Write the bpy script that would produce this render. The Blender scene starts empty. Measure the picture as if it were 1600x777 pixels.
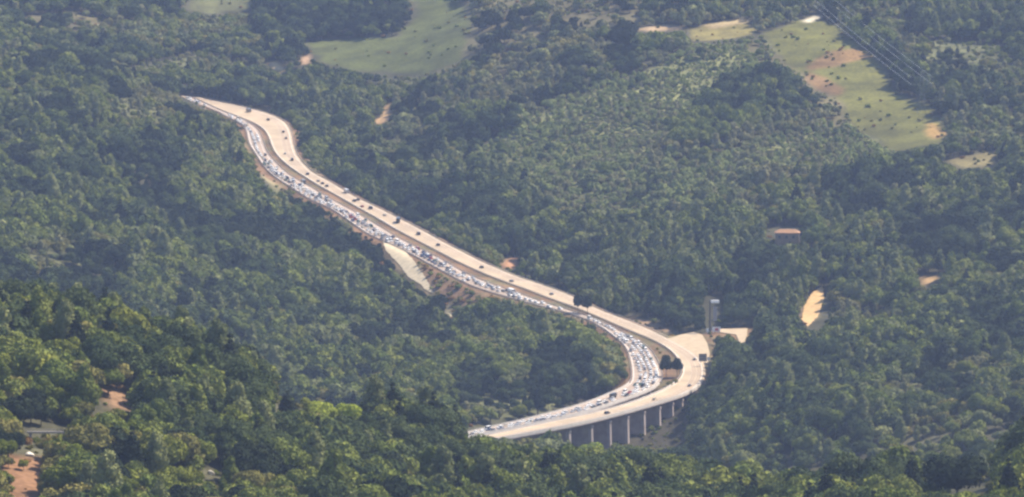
import bpy, bmesh, math, random
import numpy as np
from mathutils import Vector, Matrix, kdtree

random.seed(11)
RNG = np.random.default_rng(11)
SC = bpy.context.scene
COL = SC.collection

# ------------------------------------------------------------------ camera, sky, sun, exposure
FPX, CU, CV = 10000.0, 800.0, 388.5          # focal length and centre in photo pixels
PITCH, CAM_H = math.radians(6.67), 562.0
cam_d = bpy.data.cameras.new('camera')
cam_d.sensor_width = 36.0
cam_d.lens = 36.0 * FPX / 1600.0
cam_d.clip_start, cam_d.clip_end = 1.0, 30000.0
cam = bpy.data.objects.new('camera', cam_d)
COL.objects.link(cam)
cam.location = (0, 0, CAM_H)
cam.rotation_euler = (math.pi / 2 - PITCH, 0, 0)
SC.camera = cam
SC.render.resolution_x, SC.render.resolution_y = 1024, 497

SUN_AZ, SUN_EL = math.radians(58), math.radians(48)    # azimuth from +Y towards +X: behind the valley, to the right
SUN_DIR = Vector((math.sin(SUN_AZ) * math.cos(SUN_EL), math.cos(SUN_AZ) * math.cos(SUN_EL), math.sin(SUN_EL)))
world = bpy.data.worlds.new('World')
SC.world = world
world.use_nodes = True
wn = world.node_tree
for n in list(wn.nodes):
    wn.nodes.remove(n)
sky = wn.nodes.new('ShaderNodeTexSky')
sky.sky_type = 'NISHITA'
sky.sun_disc = False
sky.sun_elevation = SUN_EL
sky.sun_rotation = SUN_AZ
bg = wn.nodes.new('ShaderNodeBackground')
bg.inputs['Strength'].default_value = 0.10
wo = wn.nodes.new('ShaderNodeOutputWorld')
wn.links.new(sky.outputs[0], bg.inputs[0])
wn.links.new(bg.outputs[0], wo.inputs[0])
sun_d = bpy.data.lights.new('sun', 'SUN')
sun_d.energy = 5.0
sun_d.angle = math.radians(0.6)
sun_d.color = (1.0, 0.87, 0.72)
sun = bpy.data.objects.new('sun', sun_d)
COL.objects.link(sun)
sun.rotation_euler = (-SUN_DIR).to_track_quat('-Z', 'Y').to_euler()
SC.view_settings.view_transform = 'Standard'
SC.view_settings.look = 'None'
SC.view_settings.exposure = 1.2
SC.view_settings.gamma = 1.0
SC.render.engine = 'CYCLES'
SC.cycles.use_denoising = True
SC.cycles.max_bounces = 6
SC.cycles.diffuse_bounces = 3
SC.cycles.transparent_max_bounces = 8
SC.cycles.volume_bounces = 1
SC.cycles.filter_width = 2.5
HAZE_DENSITY = 2.6e-5

# ------------------------------------------------------------------ projection helpers
CP, SP = math.cos(PITCH), math.sin(PITCH)

def ray(u, v):
    a, b = (u - CU) / FPX, -(v - CV) / FPX
    return a, CP + b * SP, -SP + b * CP

def at_depth(u, v, d):
    x, y, z = ray(u, v)
    t = d / y
    return x * t, d, CAM_H + z * t

def at_height(u, v, h):
    x, y, z = ray(u, v)
    t = (h - CAM_H) / z
    return x * t, y * t, h

def project(x, y, z):
    dz = z - CAM_H
    depth = y * CP - dz * SP
    return CU + FPX * x / depth, CV - FPX * (y * SP + dz * CP) / depth

# ------------------------------------------------------------------ materials
def mat_base(name):
    m = bpy.data.materials.new(name)
    m.use_nodes = True
    nt = m.node_tree
    for n in list(nt.nodes):
        nt.nodes.remove(n)
    out = nt.nodes.new('ShaderNodeOutputMaterial')
    return m, nt, out

def simple(name, col, rough=0.7, metal=0.0, noise=0.0, nscale=0.5, spec=0.5):
    m, nt, out = mat_base(name)
    b = nt.nodes.new('ShaderNodeBsdfPrincipled')
    b.inputs['Roughness'].default_value = rough
    b.inputs['Metallic'].default_value = metal
    b.inputs['Specular IOR Level'].default_value = spec
    b.inputs['Base Color'].default_value = (*col, 1)
    if noise:
        g = nt.nodes.new('ShaderNodeNewGeometry')
        t = nt.nodes.new('ShaderNodeTexNoise')
        t.inputs['Scale'].default_value = nscale
        t.inputs['Detail'].default_value = 5
        nt.links.new(g.outputs['Position'], t.inputs['Vector'])
        r = nt.nodes.new('ShaderNodeMapRange')
        r.inputs[1].default_value, r.inputs[2].default_value = 0.3, 0.7
        r.inputs[3].default_value, r.inputs[4].default_value = 1 - noise, 1 + noise
        nt.links.new(t.outputs['Fac'], r.inputs[0])
        mx = nt.nodes.new('ShaderNodeMix')
        mx.data_type = 'RGBA'
        mx.blend_type = 'MULTIPLY'
        mx.inputs[0].default_value = 1
        mx.inputs[6].default_value = (*col, 1)
        nt.links.new(r.outputs[0], mx.inputs[7])
        nt.links.new(mx.outputs[2], b.inputs['Base Color'])
    nt.links.new(b.outputs[0], out.inputs['Surface'])
    return m

def foliage(name, c1, c2, patch=0.35, trans=0.16):
    """leaf material: the tint wanders between c1 and c2 from tree to tree, and from leaf cluster to leaf cluster"""
    m, nt, out = mat_base(name)
    oi = nt.nodes.new('ShaderNodeObjectInfo')
    g = nt.nodes.new('ShaderNodeNewGeometry')
    t = nt.nodes.new('ShaderNodeTexNoise')
    t.inputs['Scale'].default_value = 0.28
    t.inputs['Detail'].default_value = 3
    nt.links.new(g.outputs['Position'], t.inputs['Vector'])
    ad = nt.nodes.new('ShaderNodeMath'); ad.operation = 'MULTIPLY_ADD'
    ad.inputs[1].default_value = patch * 2
    nt.links.new(t.outputs['Fac'], ad.inputs[0])
    mu = nt.nodes.new('ShaderNodeMath'); mu.operation = 'MULTIPLY_ADD'
    mu.inputs[1].default_value = 1 - patch * 0.3
    mu.inputs[2].default_value = -patch * 0.9
    nt.links.new(oi.outputs['Random'], mu.inputs[0])
    nt.links.new(mu.outputs[0], ad.inputs[2])
    mx = nt.nodes.new('ShaderNodeMix'); mx.data_type = 'RGBA'
    mx.inputs[6].default_value = (*c1, 1)
    mx.inputs[7].default_value = (*c2, 1)
    nt.links.new(ad.outputs[0], mx.inputs[0])
    d = nt.nodes.new('ShaderNodeBsdfDiffuse')
    tr = nt.nodes.new('ShaderNodeBsdfTranslucent')
    ms = nt.nodes.new('ShaderNodeMixShader')
    ms.inputs[0].default_value = trans
    nt.links.new(mx.outputs[2], d.inputs[0])
    nt.links.new(mx.outputs[2], tr.inputs[0])
    nt.links.new(d.outputs[0], ms.inputs[1])
    nt.links.new(tr.outputs[0], ms.inputs[2])
    nt.links.new(ms.outputs[0], out.inputs['Surface'])
    return m

M = {}
M['bark'] = simple('bark', (0.12, 0.095, 0.07), 0.9, noise=0.3, nscale=2)
FOL = {
    'mid green': foliage('leaves_mid_green', (0.094, 0.126, 0.030), (0.180, 0.200, 0.052)),
    'deep green': foliage('leaves_deep_green', (0.040, 0.060, 0.026), (0.078, 0.100, 0.040)),
    'yellow-green': foliage('leaves_yellow_green', (0.115, 0.140, 0.026), (0.185, 0.198, 0.042)),
    'olive': foliage('leaves_olive', (0.133, 0.131, 0.040), (0.211, 0.193, 0.064)),
    'grey-green': foliage('leaves_grey_green', (0.126, 0.148, 0.062), (0.212, 0.225, 0.092)),
    'pale olive': foliage('leaves_pale_olive', (0.175, 0.180, 0.080), (0.250, 0.240, 0.120)),
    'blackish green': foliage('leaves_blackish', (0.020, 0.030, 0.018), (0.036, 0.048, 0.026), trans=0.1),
    'russet': foliage('leaves_russet', (0.187, 0.111, 0.040), (0.296, 0.177, 0.063)),
    'lime green': foliage('leaves_lime', (0.220, 0.270, 0.032), (0.300, 0.340, 0.056)),
    'pale green': foliage('leaves_pale_green', (0.205, 0.240, 0.078), (0.275, 0.300, 0.112)),
}
# ------------------------------------------------------------------ mesh helpers
def mesh_from(name, verts, faces, mats=(), mi=None, smooth=False):
    me = bpy.data.meshes.new(name)
    me.from_pydata([tuple(map(float, p)) for p in verts], [], [tuple(int(i) for i in f) for f in faces])
    for m in mats:
        me.materials.append(m)
    if mi is not None:
        me.polygons.foreach_set('material_index', np.asarray(mi, dtype=np.int32))
    if smooth:
        me.polygons.foreach_set('use_smooth', np.ones(len(me.polygons), dtype=bool))
    me.update()
    return me

def add(name, me, parent=None, **props):
    o = bpy.data.objects.new(name, me)
    COL.objects.link(o)
    if parent is not None:
        o.parent = parent
    for k, v in props.items():
        o[k] = v
    return o

class MB:
    """collects boxes, prisms and tubes into one mesh"""
    def __init__(s):
        s.v, s.f, s.m = [], [], []
    def box(s, c, size, mi=0, R=None):
        hx, hy, hz = size[0] / 2, size[1] / 2, size[2] / 2
        b = len(s.v)
        for dx, dy, dz in ((-1, -1, -1), (1, -1, -1), (1, 1, -1), (-1, 1, -1), (-1, -1, 1), (1, -1, 1), (1, 1, 1), (-1, 1, 1)):
            p = Vector((dx * hx, dy * hy, dz * hz))
            if R is not None:
                p = R @ p
            s.v.append((p.x + c[0], p.y + c[1], p.z + c[2]))
        for q in ((0, 3, 2, 1), (4, 5, 6, 7), (0, 1, 5, 4), (1, 2, 6, 5), (2, 3, 7, 6), (3, 0, 4, 7)):
            s.f.append(tuple(b + i for i in q)); s.m.append(mi)
        return s
    def loft(s, rings, mi=0, cap=True):
        """rings: equal-length loops of points"""
        b, n = len(s.v), len(rings[0])
        for r in rings:
            s.v.extend(r)
        for k in range(len(rings) - 1):
            for i in range(n):
                j = (i + 1) % n
                s.f.append((b + k * n + i, b + k * n + j, b + (k + 1) * n + j, b + (k + 1) * n + i)); s.m.append(mi)
        if cap:
            s.f.append(tuple(b + i for i in reversed(range(n)))); s.m.append(mi)
            s.f.append(tuple(b + (len(rings) - 1) * n + i for i in range(n))); s.m.append(mi)
        return s
    def tube(s, pts, radii, n=6, mi=0):
        rings = []
        for i, p in enumerate(pts):
            p = Vector(p)
            a = Vector(pts[max(i - 1, 0)]); c = Vector(pts[min(i + 1, len(pts) - 1)])
            t = (c - a).normalized()
            x = t.orthogonal().normalized() if abs(t.z) < 0.99 else Vector((1, 0, 0))
            y = t.cross(x).normalized()
            x = y.cross(t).normalized()
            r = radii[i] if hasattr(radii, '__len__') else radii
            rings.append([tuple(p + r * (math.cos(2 * math.pi * k / n) * x + math.sin(2 * math.pi * k / n) * y)) for k in range(n)])
        return s.loft(rings, mi)
    def mesh(s, name, mats, smooth=False):
        return mesh_from(name, s.v, s.f, mats, s.m, smooth)

# ------------------------------------------------------------------ the two carriageways, read along the photo's rows
def table(s):
    a = [tuple(map(float, p.split(':'))) for p in s.split(',')]
    return np.array([p[0] for p in a]), np.array([p[1] for p in a])

F_L = table('152:303,157:312,161:322,168:335,175:352,181:368,186:384,193:399,198:408,205:416,213:420,219:422,229:425.5,239:430,250:440,258:449,264:457,270:466,280:482,291:500,302:520,316:545,331:571,341:590,360:621,375:650,391:681,410:717,425:750,441:790,451:820,463:850,473:878,481:900,493:930,507:961,519:990,531:1020,542:1041,552:1053,562:1061,572:1066,582:1067,592:1062,602:1052,611:1036,619:1016,627:996,633:978,640:953,648:918,656:878,665:835,674:795,682:755,690:715')
F_R = table('152:312,157:330,160:345,163:362,167:380,172:402,178:421,184:436,190:445,197:451,205:455,215:457,227:459,240:463,250:469,262:480,269:487,276:500,286:520,303:546,316:572,324:590,336:613,345:631,358:657,378:692,390:716,408:750,420:779,430:801,437:822,446:850,457:880,465:900,482:931,493:960,504:990,517:1020,530:1046,540:1066,550:1083,560:1095,572:1102,582:1103,592:1101,602:1095,608:1086,616:1070,623:1050,632:1018,640:992,648:960,655:935,662:905,668:875,676:832,684:790,692:745,700:700')
Q_L = table('150:280,155:284,160:298,166:318,172:338,178:348,184:356,188:366,193:378,199:384,205:386,215:387,228:391,239:399,248:405,257:410,266:417,276:428,288:448,300:466,314:488,326:518,339:537,354:558,369:580,375:596,388:626,403:654,416:678,429:702,442:726,447:737,454:757,460:778,466:800,476:838,488:884,494:904,503:925,512:942,529:964,538:974,544:980,558:984,572:987,587:988,597:987,605:978,609:971,615:954,626:930,637:896,649:850,657:818,664:787,672:750,680:715')
Q_R = table('150:290,153:299,157:310,161:320,168:333,175:349,180:363,186:380,193.5:392,199:400,205:405,215:409,225:412,239:417,250:427,262:438,276:455,288:478,300:498,310:515,320:533,330:552,340:570,357:598,369:617,385:648,396:672,406:691,428:728,440:757,447:776,453:793,457:806,465:828,474:852,483:882,490:906,500:933,510:955,521:975,528:990,539:1008,546:1016,556:1022,565:1027,573:1031,586:1035,598:1033,606:1021,615:1001,625:971,632:952,639:931,649:895,659:850,668:805,676:765,684:725')
RZ = (np.array([150, 230, 300, 400, 500, 560, 600, 690, 720.]), np.array([56, 45, 35, 20, 8, 3, 0, -4, -5.]))

def road_z(v):
    return float(np.interp(v, *RZ))

def gsmooth(a, s):
    k = np.arange(-3 * s, 3 * s + 1)
    w = np.exp(-0.5 * (k / s) ** 2); w /= w.sum()
    p = np.concatenate([2 * a[0] - a[3 * s:0:-1], a, 2 * a[-1] - a[-2:-3 * s - 2:-1]])
    return np.convolve(p, w, 'valid')

class Road:
    def __init__(s, tl, tr, v0, v1):
        n = int((v1 - v0) / 0.7)
        s.v = np.linspace(v0, v1, n)
        s.px = []
        pts = []
        for t in (tl, tr):
            x = gsmooth(np.interp(s.v, *t), 5)
            P = np.array([at_height(x[i], s.v[i], road_z(s.v[i])) for i in range(n)])
            for k in range(3):
                P[:, k] = gsmooth(P[:, k], 5)
            pts.append(P)
        s.L, s.R = pts
        s.n = n
        c = (s.L + s.R) / 2
        s.len = np.concatenate([[0], np.cumsum(np.linalg.norm(np.diff(c, axis=0), axis=1))])
        s.wid = np.linalg.norm(s.R - s.L, axis=1)
    def at(s, i, t):
        return s.L[i] * (1 - t) + s.R[i] * t
    def idx(s, dist):
        return int(np.clip(np.searchsorted(s.len, dist), 0, s.n - 1))
    def idx_v(s, v):
        return int(np.clip(np.searchsorted(s.v, v), 0, s.n - 1))
    def tangent(s, i):
        a, b = max(i - 3, 0), min(i + 3, s.n - 1)
        d = (s.L[b] + s.R[b] - s.L[a] - s.R[a])
        return d / np.linalg.norm(d)

FREE = Road(F_L, F_R, 152, 698)
QUEUE = Road(Q_L, Q_R, 150, 684)
VIA = 599.0         # below this row of the photo both carriageways ride on viaducts

# ------------------------------------------------------------------ terrain
CTRL_UVD = [
    # hill on the left, behind the near slope
    (-80, 440, 4150), (-80, 300, 4550), (-80, 200, 4850), (-80, 100, 5250), (-80, 0, 5850),
    (100, 440, 4200), (100, 300, 4620), (100, 200, 4900), (100, 120, 5200), (100, 0, 5900),
    (280, 450, 4280), (280, 300, 4740), (280, 200, 5020), (270, 168, 5150), (300, 135, 5500), (300, 0, 5950),
    (400, 480, 4300), (400, 380, 4600), (390, 300, 4860), (500, 470, 4400), (500, 400, 4620),
    (500, 200, 5350), (500, 100, 5600), (500, 0, 5950),
    (600, 560, 4200), (600, 470, 4440), (700, 500, 4370), (700, 560, 4200), (700, 620, 4010), (780, 640, 3960),
    (700, 300, 4950), (700, 200, 5200), (700, 100, 5500), (700, 0, 5800),
    (850, 620, 4010), (900, 560, 4200), (930, 590, 4110), (850, 520, 4330), (800, 480, 4440),
    (900, 400, 4690), (900, 300, 4880), (900, 200, 5100), (900, 100, 5350), (900, 0, 5600),
    (1100, 480, 4380), (1100, 400, 4570), (1100, 300, 4800), (1100, 200, 5040), (1100, 100, 5250), (1100, 0, 5550),
    (1300, 690, 3680), (1300, 600, 3960), (1300, 500, 4250), (1300, 400, 4500), (1300, 300, 4760), (1300, 200, 5000), (1300, 100, 5240), (1300, 0, 5500),
    (1150, 690, 3760), (1150, 600, 4010), (1180, 530, 4230),
    (1500, 690, 3600), (1500, 600, 3900), (1500, 500, 4160), (1500, 400, 4430), (1500, 300, 4680), (1500, 200, 4930), (1500, 100, 5200), (1500, 0, 5480),
    (1700, 690, 3560), (1700, 600, 3850), (1700, 400, 4380), (1700, 200, 4880), (1700, 0, 5430),
    # near slope at the bottom of the photo
    (-80, 800, 2150), (-80, 600, 2420), (-80, 500, 2600),
    (60, 800, 2180), (60, 640, 2400), (60, 505, 2600), (200, 800, 2220), (200, 640, 2440), (200, 510, 2620),
    (330, 800, 2260), (330, 660, 2500), (330, 575, 2660), (480, 800, 2320), (480, 700, 2560), (480, 645, 2720),
    (620, 800, 2420), (620, 685, 2760), (760, 800, 2500), (760, 735, 2800), (900, 810, 2560), (900, 762, 2840),
    (1050, 820, 2600), (1050, 788, 2840), (1200, 820, 2560), (1200, 806, 2700), (1350, 810, 2480), (1350, 785, 2600),
    (1450, 810, 2350), (1450, 760, 2500), (1600, 810, 2250), (1600, 738, 2460), (1700, 810, 2200), (1700, 735, 2450),
]
CTRL = [at_depth(*c) for c in CTRL_UVD]
def cx(u, d):
    return (u - CU) / FPX * d * 1.012
for u, d, z in ((1000, 3930, -27), (900, 3900, -26), (960, 3780, -16), (850, 3780, -14), (800, 3860, -13), (740, 3830, -7), (1070, 3985, -17), (1130, 4020, 4),
                (1050, 3840, -24), (1000, 3640, -6), (800, 3640, -4), (650, 3860, -2), (600, 3640, 0), (400, 3800, 2), (200, 3700, 12), (0, 3700, 18), (-100, 3700, 20),
                (1300, 3400, 0), (1500, 3300, 10), (1700, 3250, 15), (1000, 3300, -4), (700, 3250, 2), (400, 3250, 20), (100, 3250, 40), (-100, 3250, 45)):
    CTRL.append((cx(u, d), d, z))
for X in (-900, -300, 300, 900):
    for Y, z in ((1750, 236), (1200, 318), (700, 412), (300, 478), (-150, 545), (7200, 165), (8800, 260)):
        CTRL.append((X, Y, z))
for X in (-900, 900):
    for Y, z in ((2300, 225), (2700, 200), (3250, 60), (3700, 40), (4300, 60), (4900, 85), (5500, 120), (6200, 140)):
        CTRL.append((X, Y, z))
CTRL = np.array(CTRL)
SX, SY = 1 / 160.0, 1 / 420.0

def tps_fit(P):
    A = P[:, :2] * (SX, SY)
    n = len(A)
    d = np.linalg.norm(A[:, None] - A[None], axis=2)
    K = np.where(d > 0, d * d * np.log(np.maximum(d, 1e-9)), 0) + np.eye(n) * 0.02
    Q = np.hstack([np.ones((n, 1)), A])
    L = np.zeros((n + 3, n + 3))
    L[:n, :n] = K; L[:n, n:] = Q; L[n:, :n] = Q.T
    return A, np.linalg.solve(L, np.concatenate([P[:, 2], np.zeros(3)]))
TA, TW = tps_fit(CTRL)

def tps(X, Y):
    q = np.stack([X * SX, Y * SY], 1)
    out = np.empty(len(q))
    n = len(TA)
    for a in range(0, len(q), 20000):
        b = q[a:a + 20000]
        d2 = ((b[:, None] - TA[None]) ** 2).sum(2)
        K = 0.5 * d2 * np.log(np.maximum(d2, 1e-12))
        out[a:a + 20000] = K @ TW[:n] + TW[n] + b @ TW[n + 1:]
    return out

def vnoise(X, Y, scale, seed):
    """smooth value noise in -1..1"""
    r = np.random.default_rng(seed).random((256, 256)) * 2 - 1
    x, y = X / scale, Y / scale
    xi, yi = np.floor(x).astype(int), np.floor(y).astype(int)
    fx, fy = x - xi, y - yi
    fx, fy = fx * fx * (3 - 2 * fx), fy * fy * (3 - 2 * fy)
    g = lambda a, b: r[(xi + a) % 256, (yi + b) % 256]
    return (g(0, 0) * (1 - fx) + g(1, 0) * fx) * (1 - fy) + (g(0, 1) * (1 - fx) + g(1, 1) * fx) * fy

GX0, GX1, GSX = -760.0, 760.0, 2.5
GY0, GY1, GSY = 1700.0, 7300.0, 4.0
gx = np.arange(GX0, GX1 + 1, GSX); gy = np.arange(GY0, GY1 + 1, GSY)
NX, NY = len(gx), len(gy)
# evaluated on a coarse lattice, then refined
cgx = np.arange(GX0, GX1 + 21, 20.0); cgy = np.arange(GY0, GY1 + 31, 30.0)
CX, CY = np.meshgrid(cgx, cgy)
CZ = tps(CX.ravel(), CY.ravel()).reshape(CX.shape)
CZ += 4.0 * vnoise(CX, CY, 130, 3)
def bilin(Z, x0, sx, y0, sy, X, Y):
    fx, fy = (X - x0) / sx, (Y - y0) / sy
    xi = np.clip(np.floor(fx).astype(int), 0, Z.shape[1] - 2); yi = np.clip(np.floor(fy).astype(int), 0, Z.shape[0] - 2)
    fx, fy = np.clip(fx - xi, 0, 1), np.clip(fy - yi, 0, 1)
    return (Z[yi, xi] * (1 - fx) + Z[yi, xi + 1] * fx) * (1 - fy) + (Z[yi + 1, xi] * (1 - fx) + Z[yi + 1, xi + 1] * fx) * fy
MX, MY = np.meshgrid(gx, gy)
TZ = bilin(CZ, GX0, 20.0, GY0, 30.0, MX, MY)
TZ += 2.6 * vnoise(MX, MY * 0.8, 55, 5) + 0.8 * vnoise(MX, MY, 25, 6)

# cut and fill along the carriageways (not under the viaducts)
plat = []
for r, (ta, tb) in ((FREE, (0, 1)), (QUEUE, (0, 1))):
    for i in range(0, r.n - 1):
        if r.v[i] < VIA + 3:
            for t in ((0.0, 0.25, 0.5, 0.75, 1.0) if i % 2 == 0 else (0.0, 1.0)):
                plat.append(r.at(i, t))
            for t in (0.0, 1.0):
                plat.append((r.at(i, t) + r.at(i + 1, t)) / 2)
for v in np.arange(152, VIA, 1.2):
    a, b = QUEUE.R[QUEUE.idx_v(v)], FREE.L[FREE.idx_v(v)]
    for t in (0.2, 0.4, 0.6, 0.8):
        plat.append(a * (1 - t) + b * t)
LAYBY = [(1040, 530), (1052, 527), (1064, 523), (1084, 519), (1097, 523), (1105, 536), (1109, 552), (1106, 568), (1094, 566), (1080, 551), (1062, 540)]
SERVICE = [(1122, 514), (1168, 513), (1167, 524), (1163, 535), (1156, 536), (1150, 523), (1124, 519)]
def poly_world(poly, dz=0.0):
    return [(lambda p: (p[0], p[1], p[2] + dz))(at_height(u, v, 6.0)) for u, v in poly]
for poly in (LAYBY, SERVICE):
    for p, q in zip(poly, poly[1:] + poly[:1]):
        a, b = np.array(at_height(*p, road_z(p[1]))), np.array(at_height(*q, road_z(q[1])))
        for t in np.linspace(0, 1, 8):
            plat.append(a * (1 - t) + b * t)
plat = np.array(plat)
kd = kdtree.KDTree(len(plat))
for i, p in enumerate(plat):
    kd.insert((p[0], p[1], 0), i)
kd.balance()
near = np.zeros((NY, NX), bool)
for p in plat[::3]:
    i, j = int((p[0] - GX0) / GSX), int((p[1] - GY0) / GSY)
    near[max(j - 13, 0):j + 14, max(i - 20, 0):i + 21] = True
ROAD_D = np.full((NY, NX), 99.0)
for j, i in zip(*np.nonzero(near)):
    co, k, d = kd.find((gx[i], gy[j], 0))
    zr = plat[k][2]
    ROAD_D[j, i] = d
    if d < 5:
        TZ[j, i] = zr - 0.7
    else:
        TZ[j, i] = min(max(TZ[j, i], zr - 0.7 - (d - 5) * 0.55), zr - 0.7 + max(d - 7, 0) * 0.6)

for _ in range(3):
    B = TZ.copy()
    B[1:-1, 1:-1] = (TZ[1:-1, 1:-1] * 4 + TZ[:-2, 1:-1] + TZ[2:, 1:-1] + TZ[1:-1, :-2] + TZ[1:-1, 2:]) / 8
    TZ = np.where(near & (ROAD_D > 4), B, TZ)

def ground(X, Y):
    return bilin(TZ, GX0, GSX, GY0, GSY, np.asarray(X, float), np.asarray(Y, float))

def on_ground(u, v, dlo=3700.0, dhi=6500.0):
    """first ground point seen at a pixel of the photo between two distances"""
    d = np.arange(dlo, dhi, 2.0)
    x, y, z = ray(u, v)
    t = d / y
    hit = np.nonzero(CAM_H + z * t <= ground(x * t, d))[0]
    k = hit[0] if len(hit) else len(d) - 1
    return float(x * t[k]), float(d[k]), float(ground([x * t[k]], [d[k]])[0])

# ------------------------------------------------------------------ clearings: bare or grassy ground, as regions of the slopes
GRASS, TAN, ORANGE, PALE, CREAM, BROWN, DRY = (0.20, 0.19, 0.085), (0.36, 0.29, 0.14), (0.34, 0.20, 0.10), (0.55, 0.50, 0.38), (0.60, 0.53, 0.36), (0.20, 0.14, 0.09), (0.19, 0.17, 0.095)
CLEAR = [   # polygon in the photo's frame, colour, keep trees off what it shows
    ([(1190, 52), (1240, 38), (1272, 27), (1296, 36), (1345, 72), (1385, 112), (1402, 145), (1452, 165), (1478, 205), (1470, 222), (1400, 236), (1345, 205), (1318, 165), (1262, 120), (1225, 95)], (0.110, 0.110, 0.024), 1),
    ([(1298, 78), (1345, 74), (1362, 92), (1330, 96), (1268, 112), (1262, 104)], (0.185, 0.115, 0.045), 1),
    ([(1262, 112), (1290, 122), (1320, 140), (1312, 152), (1275, 140), (1258, 124)], (0.16, 0.10, 0.042), 1),
    ([(1445, 190), (1462, 195), (1480, 210), (1462, 218), (1448, 212)], (0.28, 0.18, 0.06), 1),
    ([(1256, 33), (1276, 22), (1286, 27), (1262, 37)], PALE, 1),
    ([(1070, 47), (1100, 40), (1160, 31), (1182, 50), (1150, 58), (1085, 66)], (0.175, 0.150, 0.045), 1),
    ([(1100, 39), (1160, 30), (1168, 36), (1110, 46)], (0.30, 0.235, 0.12), 1),
    ([(994, 47), (1020, 40), (1052, 38), (1066, 45), (1030, 50)], (0.30, 0.22, 0.13), 1),
    ([(478, 66), (560, 60), (620, 58), (650, 25), (640, -10), (705, -10), (735, 25), (720, 92), (665, 118), (570, 112), (500, 97)], (0.072, 0.083, 0.022), 1),
    ([(300, -10), (392, -10), (388, 16), (330, 22), (290, 14)], (0.088, 0.092, 0.036), 1),
    ([(416, 97), (432, 96), (446, 108), (443, 114), (428, 108)], (0.55, 0.42, 0.22), 1),
    ([(603, 163), (611, 163), (607, 182), (600, 192), (584, 194), (586, 188), (598, 182)], (0.5, 0.33, 0.16), 1),
    ([(470, 92), (486, 84), (482, 100), (470, 102)], (0.3, 0.2, 0.12), 1),
    ([(1286, 445), (1287, 470), (1279, 494), (1262, 512), (1253, 500), (1256, 480), (1268, 460)], (0.16, 0.13, 0.06), 1),
    ([(1215, 505), (1252, 480), (1256, 505), (1240, 518), (1212, 522)], (0.20, 0.145, 0.10), 0),
    ([(783, 415), (797, 402), (810, 404), (806, 418), (792, 421)], (0.36, 0.2, 0.11), 1),
    ([(599, 379), (613, 379), (632, 393), (648, 410), (660, 428), (669, 442), (676, 459), (668, 457), (654, 443), (638, 436), (620, 413), (603, 394)], (0.24, 0.175, 0.10), 1),
    ([(697, 478), (703, 482), (707, 494), (702, 494)], CREAM, 1),
    ([(645, 406), (700, 434), (760, 464), (800, 474), (790, 486), (735, 484), (700, 468), (672, 446)], (0.20, 0.125, 0.07), 0),
    ([(1435, 434), (1462, 430), (1468, 438), (1445, 446)], (0.42, 0.28, 0.13), 1),
    ([(1480, 250), (1530, 240), (1555, 236), (1556, 262), (1500, 262)], (0.14, 0.12, 0.05), 1),
    ([(385, 208), (390, 206), (394, 228), (390, 242), (386, 232)], CREAM, 1),
    ([(398, 252), (420, 272), (440, 288), (436, 300), (410, 278)], (0.2, 0.17, 0.09), 1),
    ([(975, 492), (1010, 500), (1050, 516), (1046, 522), (1000, 506)], (0.26, 0.18, 0.115), 1),
    ([(820, 472), (900, 490), (925, 505), (900, 512), (840, 490)], (0.075, 0.098, 0.032), 0),
]
CLEAR_NEAR = [
    ([(-20, 705), (40, 716), (85, 720), (100, 745), (80, 790), (-20, 800)], (0.165, 0.092, 0.048), 0),
    ([(150, 606), (185, 596), (212, 626), (205, 642), (178, 640)], (0.19, 0.12, 0.07), 0),
    ([(1010, 762), (1130, 770), (1260, 768), (1260, 790), (1010, 790)], (0.17, 0.17, 0.06), 0),
]
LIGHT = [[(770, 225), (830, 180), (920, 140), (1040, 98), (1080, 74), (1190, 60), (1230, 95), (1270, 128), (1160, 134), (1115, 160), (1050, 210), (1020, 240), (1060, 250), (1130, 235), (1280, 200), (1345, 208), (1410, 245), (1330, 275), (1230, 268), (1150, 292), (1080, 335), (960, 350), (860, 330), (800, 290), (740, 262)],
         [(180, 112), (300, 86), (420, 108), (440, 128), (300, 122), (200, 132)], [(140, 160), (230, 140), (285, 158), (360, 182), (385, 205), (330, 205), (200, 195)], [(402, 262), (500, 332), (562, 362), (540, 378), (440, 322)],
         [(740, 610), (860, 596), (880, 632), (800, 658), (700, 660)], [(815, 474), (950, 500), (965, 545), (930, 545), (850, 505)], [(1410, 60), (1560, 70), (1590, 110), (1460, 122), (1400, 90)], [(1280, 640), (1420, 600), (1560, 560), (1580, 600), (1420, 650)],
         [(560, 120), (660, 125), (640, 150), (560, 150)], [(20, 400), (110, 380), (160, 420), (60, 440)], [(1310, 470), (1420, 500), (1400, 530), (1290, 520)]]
SCRUB = [[(735, -5), (1010, -5), (1000, 38), (900, 62), (780, 120), (725, 110)], [(0, 30), (120, 20), (230, 40), (120, 60)], [(1180, 60), (1270, 125), (1320, 168), (1345, 208), (1280, 200), (1220, 130), (1160, 80)], [(640, 5), (640, -10), (705, -10), (730, 40), (760, 100), (690, 118)]]
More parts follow.
